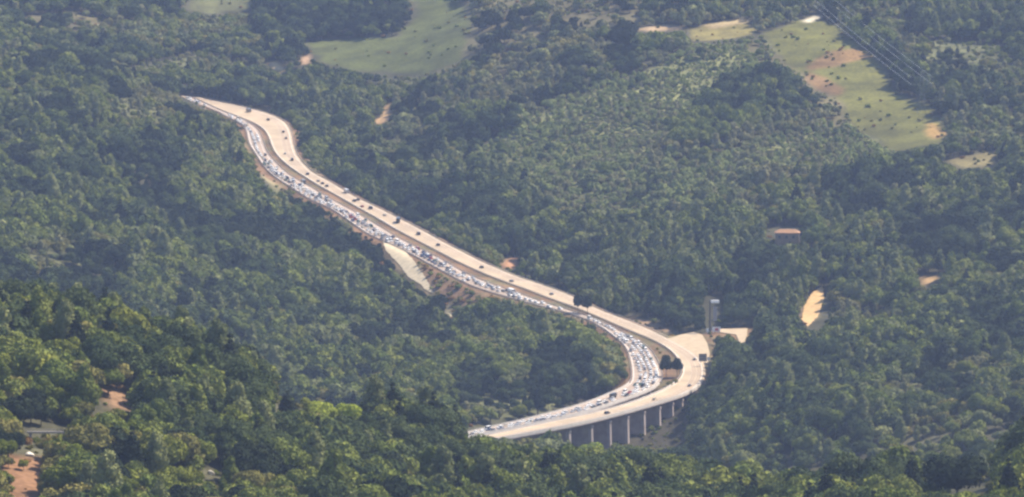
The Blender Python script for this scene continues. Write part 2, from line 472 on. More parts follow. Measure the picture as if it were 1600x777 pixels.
DARK = [[(90, 105), (190, 125), (180, 146), (80, 140)], [(60, 268), (150, 276), (140, 296), (50, 290)], [(365, 365), (490, 375), (490, 402), (370, 410)], [(300, 468), (440, 462), (440, 492), (300, 498)], [(1285, 285), (1365, 285), (1360, 330), (1300, 325)], [(1430, 385), (1510, 380), (1500, 425), (1435, 420)],
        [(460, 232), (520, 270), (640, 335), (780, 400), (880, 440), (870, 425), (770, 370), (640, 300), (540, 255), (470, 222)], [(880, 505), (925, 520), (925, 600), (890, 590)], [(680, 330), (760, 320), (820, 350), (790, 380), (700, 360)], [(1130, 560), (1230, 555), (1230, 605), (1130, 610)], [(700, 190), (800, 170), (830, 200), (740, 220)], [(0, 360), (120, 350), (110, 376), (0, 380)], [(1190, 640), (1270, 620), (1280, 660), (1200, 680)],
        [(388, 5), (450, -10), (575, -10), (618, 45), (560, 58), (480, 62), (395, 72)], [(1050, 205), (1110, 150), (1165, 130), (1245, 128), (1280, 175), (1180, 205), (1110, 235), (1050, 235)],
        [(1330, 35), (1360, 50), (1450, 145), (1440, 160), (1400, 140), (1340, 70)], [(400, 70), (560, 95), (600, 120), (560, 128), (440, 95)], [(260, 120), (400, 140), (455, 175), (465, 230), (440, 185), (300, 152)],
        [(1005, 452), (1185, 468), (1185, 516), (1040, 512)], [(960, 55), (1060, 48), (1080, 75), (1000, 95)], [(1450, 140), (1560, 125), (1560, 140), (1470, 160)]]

def inside(poly, U, V):
    U, V = np.asarray(U, float), np.asarray(V, float)
    r = np.zeros(U.shape, bool)
    n = len(poly)
    for k in range(n):
        (x1, y1), (x2, y2) = poly[k], poly[(k + 1) % n]
        if y1 == y2:
            continue
        c = ((y1 > V) != (y2 > V)) & (U < (x2 - x1) * (V - y1) / (y2 - y1) + x1)
        r ^= c
    return r

# ground colours per vertex
PU, PV = project(MX, MY, TZ)
wu = PU + 6 * vnoise(MX, MY, 14, 21) + 8 * vnoise(MX, MY, 45, 22)
wv = PV + 2.5 * vnoise(MX, MY, 14, 23) + 4 * vnoise(MX, MY, 45, 24)
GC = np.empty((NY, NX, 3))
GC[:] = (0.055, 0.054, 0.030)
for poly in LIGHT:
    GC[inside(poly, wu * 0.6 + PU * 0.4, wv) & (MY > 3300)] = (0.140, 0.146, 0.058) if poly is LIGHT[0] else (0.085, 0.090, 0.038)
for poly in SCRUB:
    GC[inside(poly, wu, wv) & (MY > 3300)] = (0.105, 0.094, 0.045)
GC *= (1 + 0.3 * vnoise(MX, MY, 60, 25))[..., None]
for lst, m in ((CLEAR, MY > 3300), (CLEAR_NEAR, MY < 3100)):
    for poly, col, _ in lst:
        pa = np.array(poly); ext = (np.ptp(pa[:, 0]) + np.ptp(pa[:, 1])) / 2
        f = 0.15 if ext < 60 else 0.7
        k = inside(poly, PU * (1 - f) + wu * f, PV * (1 - f) + wv * f) & m
        GC[k] = col
GC[(MY > 3700) & (MY < 4080) & (PU > 880) & (PU < 1090) & (PV > 612) & (PV < 712)] = (0.04, 0.036, 0.022)  # soil darkened beneath the viaducts: deck shade put into its colour
med = (ROAD_D < 9)
GC[med & ~inside(LAYBY, PU, PV)] = (0.160, 0.098, 0.052)
tuft = med & (vnoise(MX, MY, 7, 61) + vnoise(MX, MY, 30, 62) > 0.25)
GC[tuft] = (0.125, 0.105, 0.052)
GC = np.clip(GC * 0.85 * (1 + 0.30 * vnoise(MX, MY, 9, 26) + 0.28 * vnoise(MX, MY, 28, 27))[..., None], 0.01, 0.8)

for _ in range(1):
    B = GC.copy()
    B[1:-1] = (GC[:-2] + 2 * GC[1:-1] + GC[2:]) / 4
    B[:, 1:-1] = (B[:, :-2] + 2 * B[:, 1:-1] + B[:, 2:]) / 4
    GC = B

def ground_material():
    m, nt, out = mat_base('hillside_soil')
    b = nt.nodes.new('ShaderNodeBsdfPrincipled')
    b.inputs['Roughness'].default_value = 0.95
    b.inputs['Specular IOR Level'].default_value = 0.1
    at = nt.nodes.new('ShaderNodeAttribute'); at.attribute_name = 'soil'
    g = nt.nodes.new('ShaderNodeNewGeometry')
    t = nt.nodes.new('ShaderNodeTexNoise'); t.inputs['Scale'].default_value = 0.35; t.inputs['Detail'].default_value = 6
    nt.links.new(g.outputs['Position'], t.inputs['Vector'])
    r = nt.nodes.new('ShaderNodeMapRange')
    r.inputs[1].default_value, r.inputs[2].default_value, r.inputs[3].default_value, r.inputs[4].default_value = 0.3, 0.7, 0.7, 1.3
    nt.links.new(t.outputs['Fac'], r.inputs[0])
    mx = nt.nodes.new('ShaderNodeMix'); mx.data_type = 'RGBA'; mx.blend_type = 'MULTIPLY'; mx.inputs[0].default_value = 1
    nt.links.new(at.outputs['Color'], mx.inputs[6]); nt.links.new(r.outputs[0], mx.inputs[7])
    nt.links.new(mx.outputs[2], b.inputs['Base Color'])
    nt.links.new(b.outputs[0], out.inputs['Surface'])
    return m
M['soil'] = ground_material()

def grid_mesh(name, X, Y, Z):
    ny, nx = X.shape
    me = bpy.data.meshes.new(name)
    nv, nf = nx * ny, (nx - 1) * (ny - 1)
    me.vertices.add(nv)
    me.vertices.foreach_set('co', np.stack([X, Y, Z], -1).astype(np.float32).ravel())
    idx = np.arange(nv).reshape(ny, nx)
    q = np.stack([idx[:-1, :-1], idx[:-1, 1:], idx[1:, 1:], idx[1:, :-1]], -1).reshape(-1)
    me.loops.add(nf * 4); me.polygons.add(nf)
    me.loops.foreach_set('vertex_index', q.astype(np.int32))
    me.polygons.foreach_set('loop_start', np.arange(0, nf * 4, 4, dtype=np.int32))
    me.polygons.foreach_set('use_smooth', np.ones(nf, bool))
    me.update(calc_edges=True)
    return me
def set_soil(me, C):
    a = me.attributes.new('soil', 'FLOAT_COLOR', 'POINT')
    a.data.foreach_set('color', np.concatenate([C.reshape(-1, 3), np.ones((C.size // 3, 1))], 1).astype(np.float32).ravel())
    me.materials.append(M['soil'])
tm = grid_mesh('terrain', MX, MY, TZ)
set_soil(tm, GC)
add('terrain', tm, kind='structure')
# the land further out: a coarse apron that meets the modelled valley edge to edge
def apron(name, X, Y):
    XX, YY = np.meshgrid(X, Y)
    Z = tps(XX.ravel(), YY.ravel()).reshape(XX.shape)
    Z = np.maximum(Z, -60)
    ins = (XX >= GX0) & (XX <= GX1) & (YY >= GY0) & (YY <= GY1)
    Z[ins] = ground(XX[ins], YY[ins])
    me = grid_mesh(name, XX, YY, Z)
    set_soil(me, np.tile(np.array((0.065, 0.07, 0.038)), (XX.size, 1)))
    return add(name, me, kind='structure')
apron('hills', np.arange(GX0, GX1 + 1, 20.0), np.concatenate([np.arange(GY1, 9001, 50.0)]))
apron('hillside', np.arange(GX0, GX1 + 1, 20.0), np.concatenate([np.arange(-160, GY0 + 1, 30.0)]))

# ------------------------------------------------------------------ road surfaces
M['asphalt'] = simple('sun_bleached_asphalt', (0.32, 0.245, 0.155), 0.75, noise=0.2, nscale=0.045, spec=0.4)
M['asphalt_pink'] = simple('worn_pinkish_asphalt', (0.25, 0.19, 0.14), 0.75, noise=0.12, nscale=0.12, spec=0.4)
M['pale_gravel'] = simple('pale_gravel', (0.31, 0.24, 0.15), 0.9, noise=0.15, nscale=0.2)
M['paint'] = simple('road_paint', (0.8, 0.79, 0.75), 0.6)
M['concrete'] = simple('viaduct_concrete', (0.30, 0.255, 0.235), 0.85, noise=0.25, nscale=0.2)
M['concrete_light'] = simple('pale_parapet_concrete', (0.42, 0.39, 0.35), 0.85, noise=0.1, nscale=0.3)
M['steel'] = simple('galvanised_steel', (0.42, 0.40, 0.38), 0.55, metal=0.3, noise=0.15, nscale=0.5)
M['dark_steel'] = simple('dark_steel', (0.05, 0.05, 0.055), 0.6)

def ribbon(name, r, mat, skirt=True):
    V, Fc = [], []
    for i in range(r.n):
        row = [r.at(i, t) for t in np.linspace(0, 1, 5)]
        e0 = r.L[i] + (0, 0, -0.9); e1 = r.R[i] + (0, 0, -0.9)
        V.extend([e0, *row, e1])
    for i in range(r.n - 1):
        for k in range(6):
            a = i * 7 + k
            Fc.append((a, a + 7, a + 8, a + 1))
    return add(name, mesh_from(name, V, Fc, [mat]), kind='structure')
ribbon('road', FREE, M['asphalt'])
ribbon('road', QUEUE, M['asphalt_pink'])

def strip(r, off, w, side, i0, i1, dz=0.03):
    """a thin line painted on the road, OFF metres in from the left (side 0) or right (side 1) edge"""
    V, Fc = [], []
    for i in range(i0, i1 + 1):
        a, b = (r.L[i], r.R[i]) if side == 0 else (r.R[i], r.L[i])
        d = (b - a) / np.linalg.norm(b - a)
        V.append(a + d * off + (0, 0, dz)); V.append(a + d * (off + w) + (0, 0, dz))
    for k in range(i1 - i0):
        f = (2 * k, 2 * k + 1, 2 * k + 3, 2 * k + 2)
        Fc.append(f if side == 1 else f[::-1])
    return V, Fc
M['worn_lane'] = simple('tyre_darkened_asphalt', (0.255, 0.185, 0.125), 0.7, noise=0.3, nscale=0.05)
wv_, wf_ = [], []
for r, lanes in ((FREE, ((2.9, 0.75), (4.5, 0.75), (6.6, 0.7), (8.1, 0.7))), (QUEUE, ((1.6, 3.2),))):
    for off, w_ in lanes:
        VF = strip(r, off, w_, 1, 0, r.n - 1, 0.012)
        b0 = len(wv_)
        wv_.extend(VF[0]); wf_.extend([tuple(b0 + i for i in f) for f in VF[1]])
add('road_wheel_tracks', mesh_from('road_wheel_tracks', wv_, wf_, [M['worn_lane']]), kind='structure')
pv, pf = [], []
def put(VF):
    b = len(pv)
    pv.extend(VF[0]); pf.extend([tuple(b + i for i in f) for f in VF[1]])
for r in (FREE, QUEUE):
    put(strip(r, 0.9, 0.22, 0, 0, r.n - 1)); put(strip(r, 2.0, 0.22, 1, 0, r.n - 1))
    for off in (5.6, 9.2):
        i = 0
        while i < r.n - 2:
            put(strip(r, off, 0.16, 1, i, i + 1)); i += 4
add('road_markings', mesh_from('road_markings', pv, pf, [M['paint']]), kind='structure')

def slab(name, poly, dz, mat, thick=0.9):
    pts = [at_height(u, v, road_z(v) + dz) for u, v in poly]
    n = len(pts)
    V = pts + [(p[0], p[1], p[2] - thick) for p in pts]
    Fc = [tuple(range(n))] + [(i, i + n, (i + 1) % n + n, (i + 1) % n) for i in range(n)]
    bm = bmesh.new()
    vs = [bm.verts.new(p) for p in V]
    for f in Fc:
        bm.faces.new([vs[i] for i in f])
    bmesh.ops.recalc_face_normals(bm, faces=bm.faces)
    bmesh.ops.triangulate(bm, faces=[f for f in bm.faces if len(f.verts) > 4])
    me = bpy.data.meshes.new(name); bm.to_mesh(me); bm.free()
    me.materials.append(mat)
    return add(name, me, kind='structure')
slab('pavement', LAYBY, -0.12, M['pale_gravel'])
slab('pavement', SERVICE, -0.1, M['pale_gravel'])

def dirt_sheet(name, poly, mat, dlo, dhi, lift=0.3):
    """a bare strip of ground laid on the slope inside an outline, row by row"""
    pa = poly + poly[:1]
    v0, v1 = min(p[1] for p in poly), max(p[1] for p in poly)
    V, Fc, k = [], [], 7
    wob = random.Random(name)
    for v in np.arange(v0 + 0.5, v1, 1.5):
        xs = sorted(x1 + (v - y1) * (x2 - x1) / (y2 - y1) for (x1, y1), (x2, y2) in zip(pa, pa[1:]) if (y1 > v) != (y2 > v))
        a, b = xs[0] + wob.uniform(-1, 1), xs[-1] + wob.uniform(-1, 1)
        for t in np.linspace(0, 1, k):
            p = on_ground(a * (1 - t) + b * t, v, dlo, dhi)
            V.append((p[0], p[1], p[2] + lift))
    for i in range(len(V) // k - 1):
        if V[i * k][1] - V[(i + 1) * k][1] > 60:
            continue
        for j in range(k - 1):
            Fc.append((i * k + j, (i + 1) * k + j, (i + 1) * k + j + 1, i * k + j + 1))
    return add(name, mesh_from(name, V, Fc, [mat], smooth=True), kind='structure')
M['chalky'] = simple('cream_spoil', (0.46, 0.38, 0.245), 0.95, noise=0.18, nscale=0.25)
M['ochre_dirt'] = simple('ochre_dirt', (0.44, 0.29, 0.12), 0.95, noise=0.22, nscale=0.3)
dirt_sheet('dirt_path', [(598, 378), (612, 378), (630, 391), (646, 408), (659, 427), (669, 442), (677, 460), (668, 457), (655, 444), (640, 436), (622, 413), (603, 393)], M['chalky'], 4200, 4900)
dirt_sheet('dirt_path', [(1286, 446), (1287, 470), (1279, 494), (1262, 512), (1253, 500), (1256, 480), (1268, 460)], M['ochre_dirt'], 4000, 4700)

# ------------------------------------------------------------------ viaducts: deck, parapets, wall-like piers
def sweep(r, i0, i1, side, prof, step=1):
    """profile (offset outwards from the edge, height) swept along one edge"""
    rings = []
    for i in range(i0, i1 + 1, step):
        a, b = (r.L[i], r.R[i]) if side == 0 else (r.R[i], r.L[i])
        d = (a - b); d[2] = 0; d /= np.linalg.norm(d)
        rings.append([tuple(a + d * o + (0, 0, h)) for o, h in (prof if side == 0 else prof[::-1])])
    mb = MB(); mb.loft(rings)
    return mb
def viaduct(r, label, v_piers, name='viaduct', shared=False):
    i0, i1 = r.idx_v(VIA), r.n - 1
    root = add(name, None, label=label, category='viaduct')
    root.location = tuple((r.L[i0] + r.R[i0]) / 2)
    inv = Matrix.Translation(-root.location)
    def part(nm, mb, mat):
        me = mb.mesh(nm, [mat]); me.transform(inv)
        return add(nm, me, root)
    rings = []
    for i in range(i0, i1 + 1):
        a, b = r.L[i], r.R[i]
        d = b - a; w = np.linalg.norm(d); d /= w
        rings.append([tuple(a + d * o + (0, 0, h)) for o, h in ((-0.5, -0.95), (-0.5, -1.5), (w * 0.22, -3.2), (w * 0.78, -3.2), (w + 0.5, -1.5), (w + 0.5, -0.95))])
    mb = MB(); mb.loft(rings); part('deck', mb, M['concrete'])
    for side in (0, 1):
        part('parapet', sweep(r, i0, i1, side, ((0.0, -0.9), (0.0, 0.85), (0.45, 0.85), (0.55, -0.9))), M['concrete_light'])
        part('hand_rail', sweep(r, i0, i1, side, ((0.15, 1.25), (0.15, 1.37), (0.29, 1.37), (0.29, 1.25))), M['steel'])
    for v in v_piers:
        i = r.idx_v(v)
        c = (r.L[i] + r.R[i]) / 2
        tg = r.tangent(i); d = np.array((-tg[1], tg[0], 0.0)); d = d if d[0] > 0 else -d
        w = r.wid[i] * abs(float(d @ (r.R[i] - r.L[i]))) / r.wid[i]; ang = math.atan2(d[1], d[0])
        pw = w * 0.94
        if shared:          # one blade carries both carriageways
            c = c - d * w * 0.60; pw = w * 2.14
        gz = float(ground([c[0]], [c[1]])[0]) - (4 if not shared else 9)
        mb = MB()
        h = c[2] - 3.21 - gz
        rings = []
        for z, sx, sy in ((0, pw * 1.02, 3.2), (h - 2.4, pw * 0.98, 3.0), (h - 1.4, pw * 1.0, 3.1), (h, pw * 1.005, 3.1)):
            ca, sa = math.cos(ang), math.sin(ang)
            loop = []
            for px, py in ((-.5, -.32), (-.44, -.5), (.44, -.5), (.5, -.32), (.5, .32), (.44, .5), (-.44, .5), (-.5, .32)):
                x, y = px * sx, py * sy
                loop.append((c[0] + ca * x - sa * y, c[1] + sa * x + ca * y, gz + z))
            rings.append(loop)
        mb.loft(rings)
        part('pier', mb, M['concrete'])
    return root
def pier_rows(r, targets):
    """rows at which the outer end of a pier stands at the given columns"""
    i = np.arange(r.idx_v(VIA) + 4, r.n - 4)
    ends = []
    for k in i:
        tg = r.tangent(k); d = np.array((-tg[1], tg[0], 0.0)); d = d if d[0] > 0 else -d
        c = (r.L[k] + r.R[k]) / 2 + d * abs(float(d @ (r.R[k] - r.L[k]))) * 0.47
        ends.append(project(*c)[0])
    ends = np.array(ends)
    return [r.v[i[int(np.argmin(abs(ends - t)))]] for t in targets]
viaduct(FREE, 'concrete viaduct carrying the nearly empty carriageway, on the outside of the bend', pier_rows(FREE, (1067, 1052, 1032, 1008, 982, 955, 926, 893, 855, 815, 775)), shared=True)
viaduct(QUEUE, 'concrete viaduct carrying the jammed carriageway, just behind the other one', pier_rows(QUEUE, (1018, 992, 962, 930, 894, 856, 815)))

# crash barriers
def barrier(r, v0, v1, side, off, label):
    i0, i1 = r.idx_v(v0), r.idx_v(v1)
    mb = sweep(r, i0, i1, side, ((off, 0.45), (off, 0.8), (off + 0.12, 0.8), (off + 0.12, 0.45)))
    for i in range(i0, i1, 1):
        a, b = (r.L[i], r.R[i]) if side == 0 else (r.R[i], r.L[i])
        d = (a - b) / np.linalg.norm(a - b)
        p = a + d * (off + 0.2)
        mb.box((p[0], p[1], p[2] + 0.0), (0.12, 0.12, 1.5))
    root = add('crash_barrier', mb.mesh('crash_barrier', [M['steel']]), label=label, category='crash barrier')
    return root
barrier(FREE, 153, 598, 0, 0.4, 'long steel crash barrier on the median side of the free-flowing carriageway')
barrier(FREE, 153, 528, 1, 0.4, 'long steel crash barrier along the outer, wooded side of the free-flowing carriageway')
barrier(QUEUE, 160, 598, 1, 0.4, 'long steel crash barrier on the median side of the jammed carriageway')
barrier(QUEUE, 160, 598, 0, 0.4, 'long steel crash barrier along the outer, valley side of the jammed carriageway')

# ------------------------------------------------------------------ trees
def ico(sub):
    bm = bmesh.new()
    bmesh.ops.create_icosphere(bm, subdivisions=sub, radius=1)
    V = np.array([v.co[:] for v in bm.verts]); Fc = [tuple(v.index for v in f.verts) for f in bm.faces]
    bm.free()
    return V, Fc
ICO1, ICO2 = ico(1), ico(2)

def crown_mesh(name, rng, H, R, form, nleaf, leaf, mat, core=ICO1):
    """lobes of foliage: lumpy cores wrapped in many leaf-clump faces"""
    lobes = []
    if form == 'round':
        lobes.append((np.array((0, 0, 0.58 * H)), np.array((0.72 * R, 0.72 * R, 0.30 * H))))
        for k in range(11):
            a = k * 2.4 + rng.random(); e = rng.uniform(-0.25, 1.0)
            c = np.array((math.cos(a) * R * 0.62 * math.sqrt(max(0.05, 1 - max(e, 0) ** 2)), math.sin(a) * R * 0.62 * math.sqrt(max(0.05, 1 - max(e, 0) ** 2)), H * (0.58 + 0.26 * e)))
            s = R * rng.uniform(0.30, 0.48)
            lobes.append((c, np.array((s, s, s * rng.uniform(0.7, 1.0)))))
    elif form == 'tall':
        n = 10
        for k in range(n):
            h = 0.30 + 0.64 * k / (n - 1)
            w = R * (0.75 - 0.55 * abs(h - 0.55) / 0.45) 
            a = k * 2.4 + rng.random()
            c = np.array((math.cos(a) * w * 0.55, math.sin(a) * w * 0.55, H * h))
            s = R * rng.uniform(0.38, 0.55) * (1.1 - 0.5 * max(h - 0.6, 0) / 0.4)
            lobes.append((c, np.array((s, s, s * rng.uniform(1.0, 1.5)))))
    elif form == 'pine':
        n = 9
        for k in range(n):
            h = 0.32 + 0.62 * k / (n - 1)
            w = R * (1.05 - h) * 1.1
            for q in range(3 if k < n - 2 else 1):
                a = k * 1.3 + q * 2.09 + rng.random() * .6
                rad = w * 0.5 if k < n - 2 else 0
                c = np.array((math.cos(a) * rad, math.sin(a) * rad, H * h))
                s = max(w * 0.6, R * 0.14)
                lobes.append((c, np.array((s, s, s * 0.7))))
    else:   # bush
        for k in range(6):
            a = k * 2.4 + rng.random()
            rad = R * rng.uniform(0.1, 0.6)
            s = R * rng.uniform(0.4, 0.6)
            lobes.append((np.array((math.cos(a) * rad, math.sin(a) * rad, H * rng.uniform(0.35, 0.6))), np.array((s, s, H * rng.uniform(0.3, 0.42)))))
    V, Fc = [], []
    cv, cf = core
    for c, s in lobes:
        b = len(V)
        jit = rng.uniform(0.72, 1.02, len(cv))[:, None]
        for p in cv * jit * s * 0.86 + c:
            V.append(p)
        Fc.extend([tuple(b + i for i in f) for f in cf])
    area = np.array([s[0] * s[2] for _, s in lobes]); area /= area.sum()
    cnt = 0
    while cnt < nleaf:
        k = rng.choice(len(lobes), p=area)
        c, s = lobes[k]
        n = rng.normal(size=3); n /= np.linalg.norm(n)
        if n[2] < -0.55:
            continue
        p = c + n * s * rng.uniform(0.86, 1.12)
        if any(((p - c2) / s2 @ ((p - c2) / s2)) < 0.62 for c2, s2 in lobes):
            cnt += 0.3
            continue
        cnt += 1
        nn = n + rng.normal(size=3) * 0.45; nn /= np.linalg.norm(nn)
        t = np.cross(nn, rng.normal(size=3)); t /= np.linalg.norm(t)
        w = np.cross(nn, t)
        L = leaf * rng.uniform(0.6, 1.35); B = L * rng.uniform(0.5, 0.9)
        b = len(V)
        V.extend([p - t * L * .5, p - w * B * .5 + nn * 0.1 * L, p + t * L * .5, p + w * B * .5 + nn * 0.1 * L])
        Fc.append((b, b + 1, b + 2, b + 3))
    return mesh_from(name, V, Fc, [mat])

def trunk_mb(rng, H, R, form):
    mb = MB()
    r0 = 0.022 * H + 0.06
    top = {'round': 0.6, 'tall': 0.85, 'pine': 0.9, 'bush': 0.4}[form] * H
    lean = rng.normal(size=2) * 0.02 * H
    pts = [(0, 0, -1.5), (0, 0, 0.1 * H), (lean[0] * .5, lean[1] * .5, top * .5), (lean[0], lean[1], top)]
    mb.tube(pts, [r0 * 1.3, r0, r0 * 0.7, r0 * 0.25], 7)
    for k in range(4 if form != 'pine' else 0):
        a = k * 1.6 + rng.random(); z = top * rng.uniform(0.45, 0.75)
        q = top * rng.uniform(0.85, 1.05)
        mb.tube([(lean[0] * .5, lean[1] * .5, z), (math.cos(a) * R * .25, math.sin(a) * R * .25, (z + q) / 2), (math.cos(a) * R * .5, math.sin(a) * R * .5, q)], [r0 * .5, r0 * .35, r0 * .12], 5)
    return mb

prng = np.random.default_rng(5)
SPEC = [  # forest stock: form, height, radius, tint, weight key
    ('round', 10.5, 5.6, 'mid green', 'oak'), ('round', 9.5, 5.0, 'mid green', 'oak'), ('round', 11.5, 6.2, 'deep green', 'oakdark'), ('round', 9.0, 5.0, 'deep green', 'oakdark'),
    ('round', 9.5, 5.2, 'yellow-green', 'oakwarm'), ('round', 8.5, 4.8, 'olive', 'olive'), ('tall', 15.5, 3.9, 'grey-green', 'euca'), ('tall', 13.0, 3.5, 'mid green', 'euca2'),
    ('tall', 10.0, 3.1, 'pale olive', 'pale'), ('round', 6.5, 3.8, 'pale olive', 'pale2'), ('pine', 14.0, 3.9, 'blackish green', 'pine'), ('bush', 3.2, 2.6, 'olive', 'bush'),
    ('bush', 2.6, 2.4, 'russet', 'russet'), ('bush', 3.4, 2.8, 'mid green', 'bush2'), ('round', 9.5, 4.9, 'grey-green', 'oakgrey'), ('round', 10.0, 5.4, 'blackish green', 'holm'), ('round', 5.6, 3.5, 'pale green', 'scrub'), ('tall', 7.5, 2.5, 'pale green', 'sapling')]  # the blackish round stock is shade painted as leaf colour
KEYS = [s[4] for s in SPEC]
def proto_object(k, s):
    form, H, R, tint, key = s
    nl = {'round': 560, 'tall': 460, 'pine': 420, 'bush': 170}[form]
    cm = crown_mesh('forest_tree', prng, H, R, form, nl, 1.25 if form != 'bush' else 0.7, FOL[tint])
    tb = trunk_mb(prng, H, R, form)
    bm = bmesh.new(); bm.from_mesh(cm)
    n0 = len(bm.faces)
    vs = [bm.verts.new(p) for p in tb.v]
    for f in tb.f:
        fc = bm.faces.new([vs[i] for i in f]); fc.material_index = 1
    bm.to_mesh(cm); bm.free()
    cm.materials.append(M['bark'])
    return bpy.data.objects.new('forest_stock', cm)     # geometry source only, never linked into the scene
PROTO = [proto_object(k, s) for k, s in enumerate(SPEC)]

# protected views: what must stay open
def road_poly(r, v0=0, v1=999, pad=0):
    a = [project(*r.L[i]) for i in range(r.n) if v0 <= r.v[i] <= v1]; b = [project(*r.R[i]) for i in range(r.n) if v0 <= r.v[i] <= v1]
    return [(u - pad, v) for u, v in a[::4]] + [(u + pad, v) for u, v in b[::-4]]
med_a = [project(*QUEUE.R[i]) for i in range(QUEUE.n) if QUEUE.v[i] < VIA]; med_b = [project(*FREE.L[i]) for i in range(FREE.n) if FREE.v[i] < VIA]
MEDIAN = med_a[::4] + med_b[::-4]
UNDER = [(905, 664), (960, 652), (1010, 639), (1050, 626), (1070, 616), (1070, 640), (1068, 690), (1035, 700), (1005, 694), (965, 688), (950, 676), (900, 672)]
OPEN_FAR = [[(1286, 440), (1296, 448), (1296, 476), (1286, 500), (1270, 515), (1280, 470)], road_poly(FREE, 152, 683, 1), [p for p in road_poly(QUEUE, 150, 664, 1)], MEDIAN, LAYBY, SERVICE, UNDER,
            [(1090, 540), (1112, 540), (1112, 573), (1090, 573)], [(1104, 462), (1128, 462), (1128, 522), (1104, 522)], [(1198, 355), (1250, 355), (1250, 380), (1216, 380), (1214, 366), (1198, 366)], [(733, 665), (768, 665), (768, 682), (733, 682)], [(900, 672), (952, 672), (952, 700), (900, 700)]] + [p for p, c, k in CLEAR if k]
OPEN_NEAR = [p for p, c, k in CLEAR_NEAR if k] + [[(42, 668), (104, 668), (104, 678), (42, 678)], [(38, 700), (58, 704), (58, 716), (38, 716)], [(322, 736), (338, 736), (338, 746), (322, 746)], [(733, 663), (770, 663), (770, 682), (733, 682)], [(20, 745), (60, 750), (60, 775), (20, 775)], [(160, 618), (200, 622), (195, 634), (165, 630)],
            [(785, 655), (1110, 600), (1110, 690), (1000, 702), (785, 690)], [(488, 602), (556, 602), (556, 642), (488, 642)], [(434, 596), (468, 596), (468, 640), (434, 640)], [(1445, 692), (1545, 692), (1545, 770), (1445, 770)]]
MW, MH = 1900, 960        # open-view masks, half-pixel-free raster of the photo with a 150 px margin
def mask_of(polys):
    U, V = np.meshgrid(np.arange(MW) - 150 + 0.5, np.arange(MH) - 90 + 0.5)
    m = np.zeros((MH, MW), bool)
    for p in polys:
        pa = np.array(p)
        x0, x1 = int(max(pa[:, 0].min() + 148, 0)), int(min(pa[:, 0].max() + 153, MW)); y0, y1 = int(max(pa[:, 1].min() + 88, 0)), int(min(pa[:, 1].max() + 93, MH))
        if x1 > x0 and y1 > y0:
            m[y0:y1, x0:x1] |= inside(p, U[y0:y1, x0:x1], V[y0:y1, x0:x1])
    return m
MASK_FAR, MASK_NEAR = mask_of(OPEN_FAR), mask_of(OPEN_NEAR)
def integral(m):
    return np.pad(np.cumsum(np.cumsum(m.astype(np.int64), 0), 1), ((1, 0), (1, 0)))
INT_FAR, INT_NEAR = integral(MASK_FAR), integral(MASK_NEAR)
def covers(I, u0, v0, u1, v1):
    a = np.clip((u0 + 150).astype(int), 0, MW); b = np.clip((u1 + 150).astype(int) + 1, 0, MW)
    c = np.clip((v0 + 90).astype(int), 0, MH); d = np.clip((v1 + 90).astype(int) + 1, 0, MH)
    return I[d, b] - I[c, b] - I[d, a] + I[c, a]

def scatter(y0, y1, sp):
    xs = []
    for y in np.arange(y0, y1, sp):
        w = y * 0.0875 + 45
        x = np.arange(-w, w, sp)
        xs.append(np.stack([x + RNG.uniform(-.48, .48, len(x)) * sp, np.full(len(x), y) + RNG.uniform(-.48, .48, len(x)) * sp], 1))
    return np.concatenate(xs)
base_t = np.concatenate([scatter(2020, 2990, 7.8), scatter(2990, 3680, 12), scatter(3680, 6250, 7.4)])
low_t = scatter(4300, 6250, 4.8)
fill_t = scatter(3720, 4080, 3.4)
P = np.concatenate([base_t, low_t, fill_t])
X, Y = P[:, 0], P[:, 1]
Z = ground(X, Y)
U, V = project(X, Y, Z)
inlight = np.zeros(len(X), bool)
for poly in LIGHT[:1]:
    inlight |= inside(poly, U + 14 * vnoise(X, Y, 40, 51), V + 8 * vnoise(X, Y, 40, 52))
islow = np.arange(len(X)) >= len(base_t)
isfill = np.arange(len(X)) >= len(base_t) + len(low_t)
islow &= ~isfill
k = np.where(inlight, islow | (RNG.random(len(X)) < 0.10), ~islow)
k = np.where(isfill, (U > 1000) & (U < 1112) & (V > 610) & (V < 715), k)
X, Y, Z, U, V, inlight, islow, isfill = [a[k] for a in (X, Y, Z, U, V, inlight, islow, isfill)]
SCALE = FPX / (Y * 1.01)
N = len(X)
nearz = Y < 3100
# species by stand
big, mid_n = vnoise(X, Y, 140, 41), vnoise(X, Y * 0.6, 60, 42)
W = np.zeros((N, len(KEYS)))
def wset(sel, **kw):
    row = np.zeros(len(KEYS))
    for k, w in kw.items():
        row[KEYS.index(k)] = w
    W[sel] = row
wset(np.ones(N, bool), oak=.34, oakdark=.25, oakgrey=.16, oakwarm=.05, euca=.08, euca2=.06, pine=.05, olive=.05)
wset((~nearz) & (V < 345) & (U > 600), oak=.2, oakdark=.10, oakgrey=.18, pale=.2, pale2=.2, euca=.08, olive=.08, pine=.02)
wset((~nearz) & (V < 300) & (U > 760) & (U < 1330) & (V > 60), pale=.38, pale2=.28, oakgrey=.12, olive=.12, euca=.06, oak=.04)
wset((~nearz) & (V < 120) & (U < 760), oak=.22, oakdark=.12, oakgrey=.2, pale=.12, pale2=.12, olive=.14, russet=.02, pine=.06)
wset((~nearz) & (U > 930) & (U < 1260) & (V > 380) & (V < 520), euca=.36, euca2=.3, oak=.14, oakdark=.1, oakgrey=.1)
wset((~nearz) & (V > 560) & (U > 450) & (U < 850), oak=.36, oakwarm=.2, oakgrey=.14, olive=.12, euca2=.12, oakdark=.06)
wset((~nearz) & (V > 560) & (U > 1080), oak=.3, oakdark=.26, oakgrey=.2, olive=.1, euca=.08, pine=.02, oakwarm=.04)
wset(nearz, oak=.30, oakwarm=.20, olive=.16, oakdark=.14, euca2=.10, euca=.03, pine=.05, bush2=.02)
